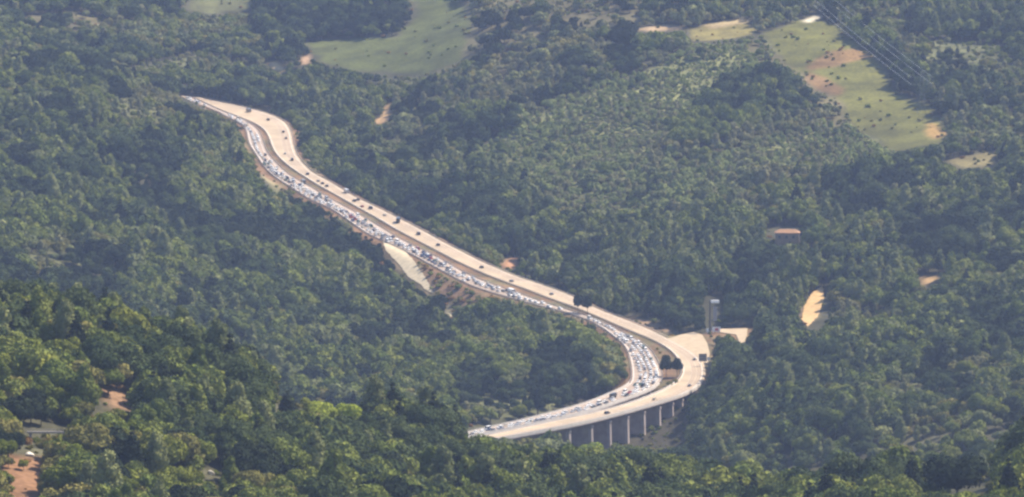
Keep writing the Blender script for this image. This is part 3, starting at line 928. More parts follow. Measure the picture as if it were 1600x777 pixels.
wset(nearz & (U > 980), oak=.20, oakwarm=.42, olive=.26, oakdark=.09, pine=.03)
wset(nearz & (U < 120) & (V > 690), russet=.35, olive=.4, oakwarm=.25)
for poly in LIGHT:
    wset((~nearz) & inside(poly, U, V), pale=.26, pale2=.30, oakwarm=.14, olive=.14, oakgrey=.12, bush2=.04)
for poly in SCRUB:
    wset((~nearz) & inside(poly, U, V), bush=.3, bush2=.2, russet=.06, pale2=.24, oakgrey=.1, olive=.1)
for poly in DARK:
    wset((~nearz) & inside(poly, U, V), pine=.35, oakdark=.5, oak=.15)  # dark stands, plus shaded forest edges painted in as dark trees
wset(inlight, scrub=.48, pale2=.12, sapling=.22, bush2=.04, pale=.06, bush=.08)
wset(inlight & ~islow, oak=.4, oakgrey=.4, oakdark=.2)
shade_noise = vnoise(X, Y * 0.36, 24, 71) + 0.45 * vnoise(X, Y * 0.4, 60, 72)  # where shadowed hollows are painted in, by choosing blackish trees
wset((shade_noise > 0.42) & ~inlight & ~nearz, holm=.62, oakdark=.26, pine=.12)
wset((vnoise(X, Y * 0.5, 16, 73) + 0.4 * vnoise(X, Y * 0.5, 45, 74) > 0.5) & nearz & (U < 1000), holm=.66, oakdark=.34)  # painted shadow patches on the near slope, again as blackish trees
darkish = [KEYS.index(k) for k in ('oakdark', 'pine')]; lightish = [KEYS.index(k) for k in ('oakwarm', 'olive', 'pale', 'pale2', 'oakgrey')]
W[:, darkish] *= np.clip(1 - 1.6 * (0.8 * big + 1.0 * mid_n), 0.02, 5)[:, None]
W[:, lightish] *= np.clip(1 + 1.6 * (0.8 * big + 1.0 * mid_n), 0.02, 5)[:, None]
W /= W.sum(1, keepdims=True)
Hs_ = lambda kk: np.array([q[1] for q in SPEC])[kk]
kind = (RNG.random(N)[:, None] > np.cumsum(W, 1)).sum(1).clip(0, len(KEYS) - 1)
clump = vnoise(X, Y * 0.8, 30, 43) + 0.5 * vnoise(X, Y, 17, 44)
size = np.clip(RNG.normal(1.12, 0.22, N) * (1 + 0.38 * clump), 0.45, 2.0)
size *= np.where((~nearz) & (V < 250), 0.82, np.where(nearz, 1.0, 0.93))
Hs = np.array([s[1] for s in SPEC]); Rs = np.array([s[2] for s in SPEC])
rd = bilin(ROAD_D, GX0, GSX, GY0, GSY, X, Y)
k = (rd < 18) & (V < 600)
size[k] = np.minimum(size[k], np.maximum(rd[k] * 0.85, 2.0) / Hs_(kind[k]))
k = (~nearz) & inside([(655, 405), (700, 430), (800, 470), (800, 500), (735, 505), (690, 490), (668, 460)], U, V)
kind[k] = RNG.choice([KEYS.index('bush'), KEYS.index('russet'), KEYS.index('bush2')], int(k.sum()), p=[.45, .35, .2])
size[k] = RNG.uniform(0.7, 1.3, int(k.sum()))
keep = np.ones(N, bool)
for poly in SCRUB:
    keep &= ~((~nearz) & inside(poly, U, V) & (RNG.random(N) < 0.45))
for poly in LIGHT:
    k = (~nearz) & inside(poly, U, V)
    size[k] *= 0.74
    keep &= ~(k & (RNG.random(N) < 0.2))
for poly in DARK:
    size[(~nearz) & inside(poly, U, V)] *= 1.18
# a tree that would stand in front of open ground gives way to a smaller one, then to a bush, then to nothing
bushes = [KEYS.index('bush'), KEYS.index('bush2'), KEYS.index('russet')]
def blocked(sel):
    h = Hs[kind] * size * SCALE; r = Rs[kind] * size * SCALE
    out = np.zeros(N, float)
    for I, zone in ((INT_FAR, ~nearz & (Y > 3680)), (INT_NEAR, nearz)):
        k = sel & zone
        out[k] = covers(I, U[k] - r[k] * .85, V[k] - h[k], U[k] + r[k] * .85, V[k] - h[k] * 0.2) + 5 * covers(I, U[k] - r[k] * .4, V[k] - h[k] * .3, U[k] + r[k] * .4, V[k])
    return out
b = blocked(np.ones(N, bool)); bad = b > 2
size[bad] *= 0.55
b = blocked(bad); bad2 = bad & (b > 2)
kind[bad2] = RNG.choice(bushes, bad2.sum(), p=[.5, .3, .2]); size[bad2] = RNG.uniform(0.7, 1.2, bad2.sum())
b = blocked(bad2); bad3 = bad2 & (b > 1)
keep &= ~(bad3 & (RNG.random(N) > np.where(nearz, 0.6, np.where(rd < 45, 0.3, 0.05 + 0.30 * np.clip(mid_n + 0.1, 0, 1)))))
kind[isfill] = RNG.choice(bushes[:2], int(isfill.sum())); size[isfill] = RNG.uniform(0.6, 1.15, int(isfill.sum()))
size[bad3] = RNG.uniform(0.25, 0.9, int(bad3.sum()))
onroad = np.zeros(N, bool)
for pp in OPEN_FAR[1:6]:
    onroad |= inside(pp, U, V) & ~nearz
keep &= ~(bad3 & onroad)
k = (~nearz) & (U > 1074) & (U < 1115) & (V > 612) & (V < 705) & (Y > 3700)
keep |= k & (RNG.random(N) < 0.8)
keep |= isfill & (Y > 3700)
k = isfill & (U < 1074) & (V < 704)
keep &= ~(k & (RNG.random(N) < 0.75)); size[k] *= 0.6
for poly, col, kp in CLEAR:
    if col[0] > 0.4 or poly[0] in ((599, 379), (1286, 445)):
        keep &= ~(bad3 & inside(poly, U, V - 2) & ~nearz)
k = near_road = bilin(ROAD_D, GX0, GSX, GY0, GSY, X, Y) < 4
keep &= ~near_road
Q_ROOM = np.concatenate([np.array([r.at(i, t) for i in range(r.idx_v(VIA), r.n, 2) for t in (0, .5, 1)]) for r in (FREE, QUEUE)])
under = np.zeros(N, bool)
for q in Q_ROOM:
    k = (X - q[0]) ** 2 + (Y - q[1]) ** 2 < 49
    keep &= ~(k & (q[2] - Z < 6))
    under |= k
kind[under] = RNG.choice([KEYS.index('bush2'), KEYS.index('holm')], int(under.sum())); size[under] = np.where(kind[under] == KEYS.index('holm'), RNG.uniform(0.18, 0.3, int(under.sum())), RNG.uniform(0.4, 0.8, int(under.sum())))  # tiny blackish trees put the shade beneath the decks into leaf colour
# a sprinkle of scrub in the fields
ang = RNG.random(N) * 6.283
X, Y, Z, U, V, SCALE, kind, size, ang, nearz = [a[keep] for a in (X, Y, Z, U, V, SCALE, kind, size, ang, nearz)]
N = len(X)
print('trees', N)

# which trees show largest: front-to-back coverage of the frame
hp, rp = Hs[kind] * size * SCALE, Rs[kind] * size * SCALE
order = np.argsort(Y)
ZB = np.zeros((390, 800), bool)
vis = np.zeros(N)
for i in order:
    u0, u1 = int((U[i] - rp[i] * .8) / 2), int((U[i] + rp[i] * .8) / 2) + 1
    v0, v1 = int((V[i] - hp[i]) / 2), int((V[i] - hp[i] * .15) / 2) + 1
    u0, u1, v0, v1 = max(u0, 0), min(u1, 800), max(v0, 0), min(v1, 390)
    if u1 <= u0 or v1 <= v0:
        continue
    w = ZB[v0:v1, u0:u1]
    vis[i] = w.size - w.sum()
    w[:] = True
SOLO = np.argsort(-vis)[:292]
solo = np.zeros(N, bool); solo[SOLO] = True

# the forest: everything nobody could count, one object
fm = bpy.data.meshes.new('forest')
fi = np.nonzero(~solo)[0]
fm.vertices.add(len(fi))
fm.vertices.foreach_set('co', np.stack([X[fi], Y[fi], Z[fi] - 0.3], 1).astype(np.float32).ravel())
def attr(nm, typ, field, data):
    a = fm.attributes.new(nm, typ, 'POINT'); a.data.foreach_set(field, np.ascontiguousarray(data).ravel())
attr('stock', 'INT', 'value', kind[fi].astype(np.int32))
tilt = RNG.normal(size=(len(fi), 2)) * 0.05
attr('turn', 'FLOAT_VECTOR', 'vector', np.stack([tilt[:, 0], tilt[:, 1], ang[fi]], 1).astype(np.float32))
sw = size[fi] * RNG.uniform(0.88, 1.14, len(fi))
attr('girth', 'FLOAT_VECTOR', 'vector', np.stack([sw, sw, size[fi]], 1).astype(np.float32))
forest = add('forest', fm, kind='stuff', label='dense mixed woodland covering the valley slopes beyond the nearest trees')
ng = bpy.data.node_groups.new('forest_scatter', 'GeometryNodeTree')
ng.interface.new_socket('Geometry', in_out='INPUT', socket_type='NodeSocketGeometry')
ng.interface.new_socket('Geometry', in_out='OUTPUT', socket_type='NodeSocketGeometry')
gi, go = ng.nodes.new('NodeGroupInput'), ng.nodes.new('NodeGroupOutput')
def named(nm, dt):
    n = ng.nodes.new('GeometryNodeInputNamedAttribute'); n.data_type = dt; n.inputs['Name'].default_value = nm
    return n.outputs['Attribute']
a_stock, a_turn, a_girth = named('stock', 'INT'), named('turn', 'FLOAT_VECTOR'), named('girth', 'FLOAT_VECTOR')
join = ng.nodes.new('GeometryNodeJoinGeometry')
for k, po in enumerate(PROTO):
    cmp_ = ng.nodes.new('FunctionNodeCompare'); cmp_.data_type = 'INT'; cmp_.operation = 'EQUAL'
    ng.links.new(a_stock, [s for s in cmp_.inputs if s.type == 'INT'][0])
    [s for s in cmp_.inputs if s.type == 'INT'][1].default_value = k
    oi = ng.nodes.new('GeometryNodeObjectInfo'); oi.inputs['Object'].default_value = po; oi.inputs['As Instance'].default_value = False
    ip = ng.nodes.new('GeometryNodeInstanceOnPoints')
    ng.links.new(gi.outputs[0], ip.inputs['Points'])
    ng.links.new(cmp_.outputs[0], ip.inputs['Selection'])
    ng.links.new(oi.outputs['Geometry'], ip.inputs['Instance'])
    ng.links.new(a_turn, ip.inputs['Rotation'])
    ng.links.new(a_girth, ip.inputs['Scale'])
    ng.links.new(ip.outputs[0], join.inputs[0])
ng.links.new(join.outputs[0], go.inputs[0])
forest.modifiers.new('scatter', 'NODES').node_group = ng

# the trees that show largest, each its own object with trunk and crown
STOCK = {}
def tree_stock(form, H, R, tint):
    key = (form, H, R)
    if key not in STOCK:
        nl = {'round': 2300, 'tall': 1700, 'pine': 1700, 'bush': 500}[form]
        STOCK[key] = [(crown_mesh('crown', prng, H, R, form, nl, 0.72 if form != 'bush' else 0.45, FOL[tint], ICO2), trunk_mb(prng, H, R, form).mesh('trunk', [M['bark']])) for _ in range(3 if form == 'round' else 2)]
    return random.choice(STOCK[key])
TREE_NAME = {'round': 'broadleaf_tree', 'tall': 'eucalyptus_tree', 'pine': 'conifer_tree', 'bush': 'bush'}
TREE_WORD = {'round': 'broad tree', 'tall': 'narrow tree', 'pine': 'pointed conifer', 'bush': 'low bush'}
def put_tree(spec, loc, scale, rot, tint, label=None, group=None, name=None, widen=1.0):
    form, H, R = spec
    cm, tm_ = tree_stock(form, H, R, tint)
    root = add(name or TREE_NAME[form], None, label=label or '', category='bush' if form == 'bush' else 'tree')
    if group:
        root['group'] = group
    root.location = loc; root.rotation_euler = (0, 0, rot); root.scale = (scale * widen, scale * widen, scale)
    tr = add('trunk', tm_, root)
    cr = add('crown', cm, root)
    cr.material_slots[0].link = 'OBJECT'
    cr.material_slots[0].material = FOL[tint]
    return root

ORD = ['first', 'second', 'third', 'fourth', 'fifth', 'sixth', 'seventh', 'eighth', 'ninth', 'tenth', 'eleventh', 'twelfth', 'thirteenth', 'fourteenth', 'fifteenth', 'sixteenth', 'seventeenth', 'eighteenth', 'nineteenth', 'twentieth', 'twenty-first', 'twenty-second', 'twenty-third', 'twenty-fourth', 'twenty-fifth', 'twenty-sixth', 'twenty-seventh', 'twenty-eighth']
def tree_place(u, v, y):
    if y < 3100:
        row = 'at the bottom edge' if v > 770 else 'low down' if v > 700 else 'halfway up' if v > 620 else 'near the crest'
        if u < 130: col = 'by the footbridge'
        elif u < 330: col = 'beside the bare patch'
        elif u < 560: col = 'around the lime tree'
        elif u < 790: col = 'below the viaduct end'
        elif u < 1110: col = 'below the viaduct piers'
        elif u < 1330: col = 'right of the viaduct'
        else: col = 'in the right-hand corner'
        return f'{row} {col}'
    if u < 620: return 'in the valley left of the road'
    if u < 1110: return 'in the woods around the viaduct'
    return 'level with the viaduct piers' if v > 650 else 'right of the bend' if v > 590 else 'right of the pale yard'
rows = []
for i in SOLO:
    form, H, R, tint, key = SPEC[kind[i]]
    sz = 'large ' if size[i] * H > 11.3 else 'small ' if size[i] * H < 7.6 else ''
    rows.append((i, f'{sz}{tint} {TREE_WORD[form]} {tree_place(U[i], V[i], Y[i])}'))
tally = {}
for i, base in sorted(rows, key=lambda t: U[t[0]]):
    tally.setdefault(base, []).append(i)
for base, idx in tally.items():
    for n, i in enumerate(idx):
        form, H, R, tint, key = SPEC[kind[i]]
        lab = base if len(idx) == 1 else f'{base}, {ORD[min(n, 27)]} from left'
        put_tree((form, H, R), (X[i], Y[i], Z[i] - 0.3), size[i], ang[i], tint, lab, 'large trees standing nearest on the slopes')

# trees the photo singles out
def road_tree(u, v, z, spec, s, tint, label, group=None, widen=1.0, name=None):
    p = at_height(u, v, z)
    g = float(ground([p[0]], [p[1]])[0])
    return put_tree(spec, (p[0], p[1], g), s, random.random() * 6, tint, label, group, name, widen)
road_tree(903, 488, road_z(488), ('round', 10.5, 5.6), 1.25, 'blackish green', 'dark round tree against the road halfway along, left one of the pair', 'pair of dark trees beside the road', 0.54)
road_tree(918, 489, road_z(488), ('round', 9.5, 5.0), 1.3, 'blackish green', 'dark round tree against the road halfway along, right one of the pair', 'pair of dark trees beside the road', 0.56)
road_tree(1041, 588, road_z(588), ('round', 11.5, 6.2), 1.2, 'blackish green', 'larger dark tree on the median at the bend, beside the jammed cars', 'dark trees on the median', 0.58)
road_tree(1058, 588, road_z(588), ('round', 9.5, 5.0), 1.35, 'blackish green', 'smaller dark tree on the median at the bend, beside the empty carriageway', 'dark trees on the median', 0.62)
for u, v, s, lab in ((1027, 545, .5, 'small brown bush on the median verge, upper one of two'), (1031, 551, .5, 'small brown bush on the median verge, lower one of two'), (1046, 602, 1.1, 'low green bush filling the tip of the median, left one'), (1055, 598, 1.0, 'low green bush filling the tip of the median, right one')):
    road_tree(u, v, road_z(v), ('bush', 3.2, 2.6), s, 'olive', lab, 'bushes on the median', 1.0)
def near_tree(u, v, spec, s, tint, label, dlo=2050, dhi=3000, widen=1.0):
    p = on_ground(u, v, dlo, dhi)
    return put_tree(spec, (p[0], p[1], p[2] - .3), s, random.random() * 6, tint, label, None, None, widen)
near_tree(503, 670, ('round', 9.5, 5.2), 1.2, 'lime green', 'bright lime-green tree glowing on the near slope, left one of two', widen=1.2)
near_tree(542, 674, ('round', 9.5, 5.2), 1.25, 'lime green', 'bright lime-green tree glowing on the near slope, right one of two', widen=1.2)
near_tree(449, 655, ('pine', 14.0, 3.9), 0.9, 'blackish green', 'blackish pointed tree just left of the lime-green pair', widen=1.5)
near_tree(1495, 792, ('round', 11.5, 6.2), 1.75, 'blackish green', 'big dark spreading tree in the bottom right-hand corner', widen=1.15)
near_tree(1462, 790, ('round', 9.5, 5.0), 1.2, 'deep green', 'dark tree leaning on the left flank of the big corner tree')
road_tree(1127, 598, 3, ('round', 10.5, 5.6), 1.1, 'mid green', 'bushy green tree just right of the square road sign, facing the bend', None, 0.9)
road_tree(1136, 540, 5, ('round', 6.5, 3.8), 1.0, 'deep green', 'dark round tree below the mast, in front of the pale yard', None, 1.5)
near_tree(925, 722, ('round', 9.5, 5.2), 1.25, 'lime green', 'sunny lime-green tree in front of the viaduct piers', 3690, 3900, 1.2)

# ------------------------------------------------------------------ vehicles
M['tyre'] = simple('tyre_rubber', (0.02, 0.02, 0.02), 0.9)
M['glass'] = simple('dark_car_glass', (0.015, 0.018, 0.022), 0.15)
PAINT = {'white': (0.78, 0.77, 0.74), 'silver': (0.50, 0.50, 0.50), 'grey': (0.19, 0.19, 0.20), 'black': (0.018, 0.018, 0.02), 'dark blue': (0.025, 0.04, 0.10), 'red': (0.28, 0.03, 0.025), 'green': (0.04, 0.09, 0.05), 'beige': (0.52, 0.45, 0.34)}
PM = {k: simple(f'{k.replace(" ", "_")}_paint', c, 0.32, metal=0.35 if k in ('silver', 'grey') else 0.0) for k, c in PAINT.items()}

def vehicle_mesh(kind_):
    """x forwards; returns body mesh (paint, tyres) and windows mesh"""
    if kind_ == 'car': L, Wd, H, hood, nose, cab0, cab1, r0, r1 = 4.3, 1.8, 1.48, 0.86, 0.62, -2.0, 1.05, -1.55, 0.25
    elif kind_ == 'saloon': L, Wd, H, hood, nose, cab0, cab1, r0, r1 = 4.7, 1.82, 1.45, 0.88, 0.62, -1.65, 1.1, -0.95, 0.3
    elif kind_ == 'suv': L, Wd, H, hood, nose, cab0, cab1, r0, r1 = 4.6, 1.9, 1.72, 1.02, 0.75, -2.2, 1.15, -1.95, 0.4
    else: L, Wd, H, hood, nose, cab0, cab1, r0, r1 = 5.2, 2.0, 2.25, 1.1, 0.8, -2.5, 2.0, -2.45, 1.2
    b = MB()
    hx = L / 2
    prof = [(-hx, 0.35), (-hx + 0.1, 0.25), (hx - 0.15, 0.25), (hx, 0.4), (hx - 0.02, nose), (hx - 0.25, hood - 0.06), (cab1, hood + 0.04), (cab0, hood + 0.06), (-hx + 0.02, hood - 0.02)]
    def ring(y, inset):
        return [(x * (1 - inset * 0.3), y, z if z < hood - 0.2 else z - inset * 0.5) for x, z in prof]
    b.loft([ring(-Wd / 2, 0.08), ring(-Wd / 2 + 0.09, 0), ring(Wd / 2 - 0.09, 0), ring(Wd / 2, 0.08)])
    # roof
    def frame(z, x0, x1, w):
        return [(x0, -w, z), (x1, -w, z), (x1, w, z), (x0, w, z)]
    hw, rw = Wd / 2 - 0.08, Wd / 2 - 0.26
    zb = hood + 0.02
    b.loft([frame(H - 0.07, r0 - .04, r1 + .06, rw + .03), frame(H, r0 + .12, r1 - .12, rw - .08)])
    b.loft([frame(zb, cab0 + .1, cab1 - .12, hw - .06), frame(H - 0.07, r0 + .04, r1 - .04, rw - .04)])
    for sx in (-1, 1):
        for sy in (-1, 1):
            c = (sx * L * 0.31, sy * (Wd / 2 - 0.12), 0.32)
            n = 10
            rings = [[(c[0] + 0.32 * math.cos(2 * math.pi * k / n), c[1] + dy, c[2] + 0.32 * math.sin(2 * math.pi * k / n)) for k in range(n)] for dy in (-0.13, 0.13)]
            b.loft(rings, 1)
    g = MB()
    g.loft([frame(zb, cab0, cab1, hw), frame(H - 0.08, r0, r1, rw)], cap=False)
    return b.mesh('vehicle_body', [PM['white'], M['tyre']]), g.mesh('windows', [M['glass']])

def lorry_mesh(L=11.5, box=True, H=3.8, Wd=2.5):
    b, g, c = MB(), MB(), MB()
    b.box((L / 2 - 1.1, 0, 1.75), (2.1, Wd - .06, 2.5))
    b.box((0, 0, 0.75), (L, 0.9, 0.3), 1)
    for x in (L / 2 - 1.3, -L / 2 + 1.4, -L / 2 + 2.7, L / 2 - 4.5):
        for sy in (-1, 1):
            n = 10
            b.loft([[(x + .5 * math.cos(6.2832 * k / n), sy * (Wd / 2 - .18) + dy, .5 + .5 * math.sin(6.2832 * k / n)) for k in range(n)] for dy in (-.17, .17)], 1)
    c.box((-1.15, 0, (H + 1.0) / 2), (L - 2.5, Wd, H - 1.0))
    g.box((L / 2 - 0.06, 0, 2.3), (0.06, Wd - .4, 0.9)); 
    for sy in (-1, 1):
        g.box((L / 2 - .7, sy * (Wd / 2 - .02), 2.3), (0.9, 0.06, 0.75))
    return b.mesh('lorry_body', [PM['white'], M['tyre']]), g.mesh('windows', [M['glass']]), c.mesh('cargo_box', [PM['white']])

VM = {k: vehicle_mesh(k) for k in ('car', 'saloon', 'suv', 'van')}
LM = lorry_mesh(); SM = lorry_mesh(7.2, True, 3.1, 2.3)
VNAME = {'car': 'hatchback_car', 'saloon': 'saloon_car', 'suv': 'tall_car', 'van': 'van'}
VWORD = {'car': 'hatchback', 'saloon': 'saloon', 'suv': 'tall car', 'van': 'van'}

def place_vehicle(k, colour, p, heading, label, group, parts=True, slope=0.0):
    R = (0, -slope, heading)
    if k in ('lorry', 'truck'):
        body, win, cargo = LM if k == 'lorry' else SM
        o = add('lorry' if k == 'lorry' else 'box_truck', body, label=label, category='lorry' if k == 'lorry' else 'truck', group=group)
        cg = add('cargo_box', cargo, o)
        cg.material_slots[0].link = 'OBJECT'; cg.material_slots[0].material = PM[colour]
        add('windows', win, o)
    else:
        body, win = VM[k]
        o = add(VNAME[k], body, label=label, category='van' if k == 'van' else 'car', group=group)
        w = add('windows', win, o)
    o.material_slots[0].link = 'OBJECT'; o.material_slots[0].material = PM[colour]
    o.location = p; o.rotation_euler = R
    return o

vrng = random.Random(4)
def stretch(v):
    if v > 640: return 'on the viaduct left half'
    if v > 606: return 'on the viaduct right half'
    if v > 560: return 'in the bend above the viaduct'
    if v > 505: return 'in the curve before the bend'
    if v > 455: return 'below the dark tree pair'
    if v > 405: return 'beside the brown bank'
    if v > 365: return 'by the pale chute'
    if v > 300: return 'on the straight above the chute'
    if v > 240: return 'at the upper curve'
    return 'at the far top end'
cand = []
for lane, (off0, gap) in enumerate(((3.4, 8.6), (6.9, 8.2), (10.4, 8.8), (13.6, 13))):
    s = 3.0 + lane * 2.1
    while s < QUEUE.len[-1] - 3:
        i = QUEUE.idx(s)
        v = QUEUE.v[i]
        w = QUEUE.wid[i]
        off = off0
        okl = off < w - 1.1 and not (lane == 3 and (v > 606 or 440 < v < 500))
        if v < 500 and lane == 0 and vrng.random() < 0.72: okl = False      # the inner lane is open further up
        if v > 606 and lane == 2 and vrng.random() < 0.5: okl = False
        k = vrng.choices(('car', 'saloon', 'suv', 'van'), (5, 3, 3, 1.2))[0]
        if v < 606 or v > 600:
            if okl and vrng.random() < 0.93:
                d = (QUEUE.L[i] - QUEUE.R[i]) / w
                p = QUEUE.R[i] + d * (off + vrng.uniform(-.15, .15))
                t = QUEUE.tangent(i)
                col = vrng.choices(('white', 'silver', 'grey', 'black', 'dark blue', 'red', 'green', 'beige'), (60, 20, 5, 8, 2.5, 0.7, 2, 4))[0]
                if 395 < v < 426 and vrng.random() < 0.5: col = vrng.choice(('black', 'dark blue', 'grey'))
                cand.append([k, col, p, math.atan2(t[1], t[0]) + vrng.uniform(-.03, .03), lane, v, math.asin(t[2])])
        s += gap * vrng.uniform(0.78, 1.3) + (1.2 if k == 'van' else 0)
# two high vehicles stuck in the queue take the room of the cars around them
SPECIAL = [('truck', 'black', 958, 622, 'dark high-sided truck in the queue on the viaduct, at its outer rail'), ('truck', 'white', 799, 458, 'white-topped truck in the queue just left of the dark tree pair'), ('truck', 'grey', 474, 287, 'grey box truck at the upper curve of the queue')]
special = []
for k, col, u, v, lab in SPECIAL:
    p = np.array(at_height(u, v, road_z(v)))
    i = int(np.argmin(np.linalg.norm((QUEUE.L + QUEUE.R) / 2 - p, axis=1)))
    t = QUEUE.tangent(i)
    special.append((k, col, p, math.atan2(t[1], t[0]), lab, math.asin(t[2])))
    cand = [c for c in cand if np.linalg.norm(np.array(c[2]) - p) > 6.0]
print('queue', len(cand))
cand.sort(key=lambda c: c[2][1])
solo_v, rest = cand[:296], cand[296:]
LANE = ['inner lane', 'middle lane', 'outer lane', 'shoulder']
tal = {}
for c in solo_v:
    base = f'jammed {c[1]} {VWORD[c[0]]}, {LANE[c[4]]} {stretch(c[5])}'
    if c[4] == 3: base = f'{c[1]} {VWORD[c[0]]} stopped on the shoulder {stretch(c[5])}'
    tal.setdefault(base, []).append(c)
for base, cs in tal.items():
    for n, c in enumerate(sorted(cs, key=lambda c: -c[5])):
        lab = base if len(cs) == 1 else f'{base}, {ORD[min(n, 27)]} uphill'
        place_vehicle(c[0], c[1], c[2], c[3], lab, 'vehicles stuck in the traffic jam', slope=c[6])
for k, col, p, h, lab, sl in special:
    place_vehicle(k, col, p, h, lab, 'vehicles stuck in the traffic jam', slope=sl)
# the far tail of the jam, too many and too small to tell apart
if rest:
    bm = bmesh.new()
    pm = list(PM.values()); names = list(PM)
    for c in rest:
        for me, mi0 in ((VM[c[0]][0], names.index(c[1])), (VM[c[0]][1], len(pm) + 1)):
            n0 = len(bm.verts); f0 = len(bm.faces)
            bm.from_mesh(me)
            bm.verts.ensure_lookup_table(); bm.faces.ensure_lookup_table()
            T = Matrix.Translation(Vector(c[2])) @ Matrix.Rotation(c[3], 4, 'Z') @ Matrix.Rotation(-c[6], 4, 'Y')
            bmesh.ops.transform(bm, matrix=T, verts=bm.verts[n0:])
            for f in bm.faces[f0:]:
                f.material_index = mi0 if (mi0 > len(pm) or f.material_index == 0) else len(pm)
    me = bpy.data.meshes.new('distant_traffic'); bm.to_mesh(me); bm.free()
    for m in pm + [M['tyre'], M['glass']]:
        me.materials.append(m)
    add('distant_traffic', me, kind='stuff', label='far tail of the traffic jam, tiny white and silver cars')

# the free-flowing carriageway: a few vehicles one can point at
FREEV = [
    (388, 175, 'truck', 'grey', 'grey box truck farthest up the free-flowing carriageway'),
    (419.5, 188, 'suv', 'black', 'lone dark car entering the upper curve of the free carriageway'),
    (443, 207, 'suv', 'black', 'dark car in the wide upper curve, farther one of two'),
    (447, 217, 'suv', 'black', 'dark car in the wide upper curve, nearer one of two'),
    (445.5, 241, 'car', 'silver', 'silver car leaving the upper curve of the free carriageway'),
    (456, 251, 'van', 'black', 'dark van leaving the upper curve near the tree edge'),
    (481, 273, 'suv', 'black', 'dark car just below the upper curve, at the inner edge'),
    (497, 284, 'saloon', 'grey', 'grey saloon leading a tight group of three on the free carriageway'),
    (504, 288, 'suv', 'black', 'dark car in the middle of a tight group of three'),
    (511, 292, 'suv', 'black', 'dark car at the lower end of a tight group of three'),
    (542, 301, 'truck', 'silver', 'pale grey truck with boxy body beside the tree edge'),
    (553, 315, 'suv', 'black', 'dark car of a side-by-side pair, on the median side'),
    (559, 313, 'suv', 'black', 'dark car of a side-by-side pair, on the tree side'),
    (566, 324, 'car', 'red', 'small red car just below the side-by-side dark pair'),
    (579, 326.5, 'van', 'black', 'dark van alone on the straight, above the long lorry'),
    (601, 337, 'saloon', 'beige', 'beige saloon just above the long dark lorry'),
    (622, 347.5, 'lorry', 'black', 'long dark lorry on the straight of the free carriageway'),
    (654, 367, 'van', 'black', 'dark van on the straight, first one below the long lorry'),
    (684.5, 384, 'suv', 'black', 'dark car on the straight, second one below the long lorry'),
    (753, 419, 'suv', 'black', 'dark car passing the orange earth bank on the free carriageway'),
    (799, 441, 'saloon', 'grey', 'grey saloon above the white-topped truck, on the free carriageway'),
    (861, 461, 'car', 'grey', 'grey hatchback approaching the dark tree pair'),
    (1085, 562.5, 'car', 'grey', 'grey hatchback beside the square road sign in the bend'),
    (1078, 604, 'saloon', 'grey', 'grey saloon driving onto the viaduct from the bend'),
    (1022.6, 625, 'car', 'beige', 'beige hatchback alone on the right half of the empty viaduct'),
    (948, 647, 'suv', 'black', 'dark car alone halfway along the empty viaduct'),
]
for u, v, k, col, lab in FREEV:
    p = np.array(at_height(u, v, road_z(v) ))
    i = int(np.argmin(np.linalg.norm((FREE.L + FREE.R) / 2 - p, axis=1)))
    t = FREE.tangent(i)
    h = math.atan2(-t[1], -t[0])
    if k == 'lorry': h = math.atan2(-t[1], -t[0]) - 0.35
    c = (FREE.L[i] + FREE.R[i]) / 2
    side = (FREE.R[i] - FREE.L[i]) / FREE.wid[i]
    o = float(np.clip((p - c) @ side, -FREE.wid[i] / 2 + 1.6, FREE.wid[i] / 2 - 1.6))
    q = c + side * o + t * float((p - c) @ t)
    place_vehicle(k, col, q, h, lab, 'vehicles on the free-flowing carriageway', slope=-math.asin(t[2]))

# ------------------------------------------------------------------ roadside objects
M['sign_back'] = simple('sign_back_sheet', (0.17, 0.145, 0.12), 0.6, noise=0.1)
M['white'] = simple('white_painted_metal', (0.8, 0.8, 0.78), 0.5)
M['grey_panel'] = simple('grey_panel', (0.22, 0.22, 0.23), 0.6)
M['red'] = simple('red_sheet', (0.45, 0.09, 0.08), 0.6)
def thing(name, label, cat, loc, rz=0.0):
    o = add(name, None, label=label, category=cat)
    o.location = loc; o.rotation_euler = (0, 0, rz)
    return o
def pt(u, v, z):
    p = at_height(u, v, z)
    return (p[0], p[1], float(ground([p[0]], [p[1]])[0]))
# square sign, seen from its back
t = thing('road_sign', 'big square brown-grey road sign on two posts beside the bend', 'road sign', pt(1098, 572, road_z(572)), 0.1)
b = MB().box((0, 0, 6.2), (5.2, 0.14, 5.0)); add('sign_board', b.mesh('sign_board', [M['sign_back']]), t)
b = MB()
for z in (4.6, 6.2, 7.8): b.box((0, -0.13, z), (5.0, 0.1, 0.18))
add('brace', b.mesh('brace', [M['steel']]), t)
for sx in (-1.6, 1.6):
    add('post', MB().box((sx, 0.25, 3.0), (0.3, 0.3, 9.0)).mesh('post', [M['steel']]), t)
t = thing('sign_panel', 'small white panel on a post just right of the square sign', 'road sign', pt(1107, 566, road_z(566)), 0.2)
add('board', MB().box((0, 0, 2.9), (1.9, 0.12, 2.2)).mesh('board', [M['white']]), t)
add('post', MB().box((0, 0.14, 1.2), (0.2, 0.2, 4.6)).mesh('post', [M['steel']]), t)
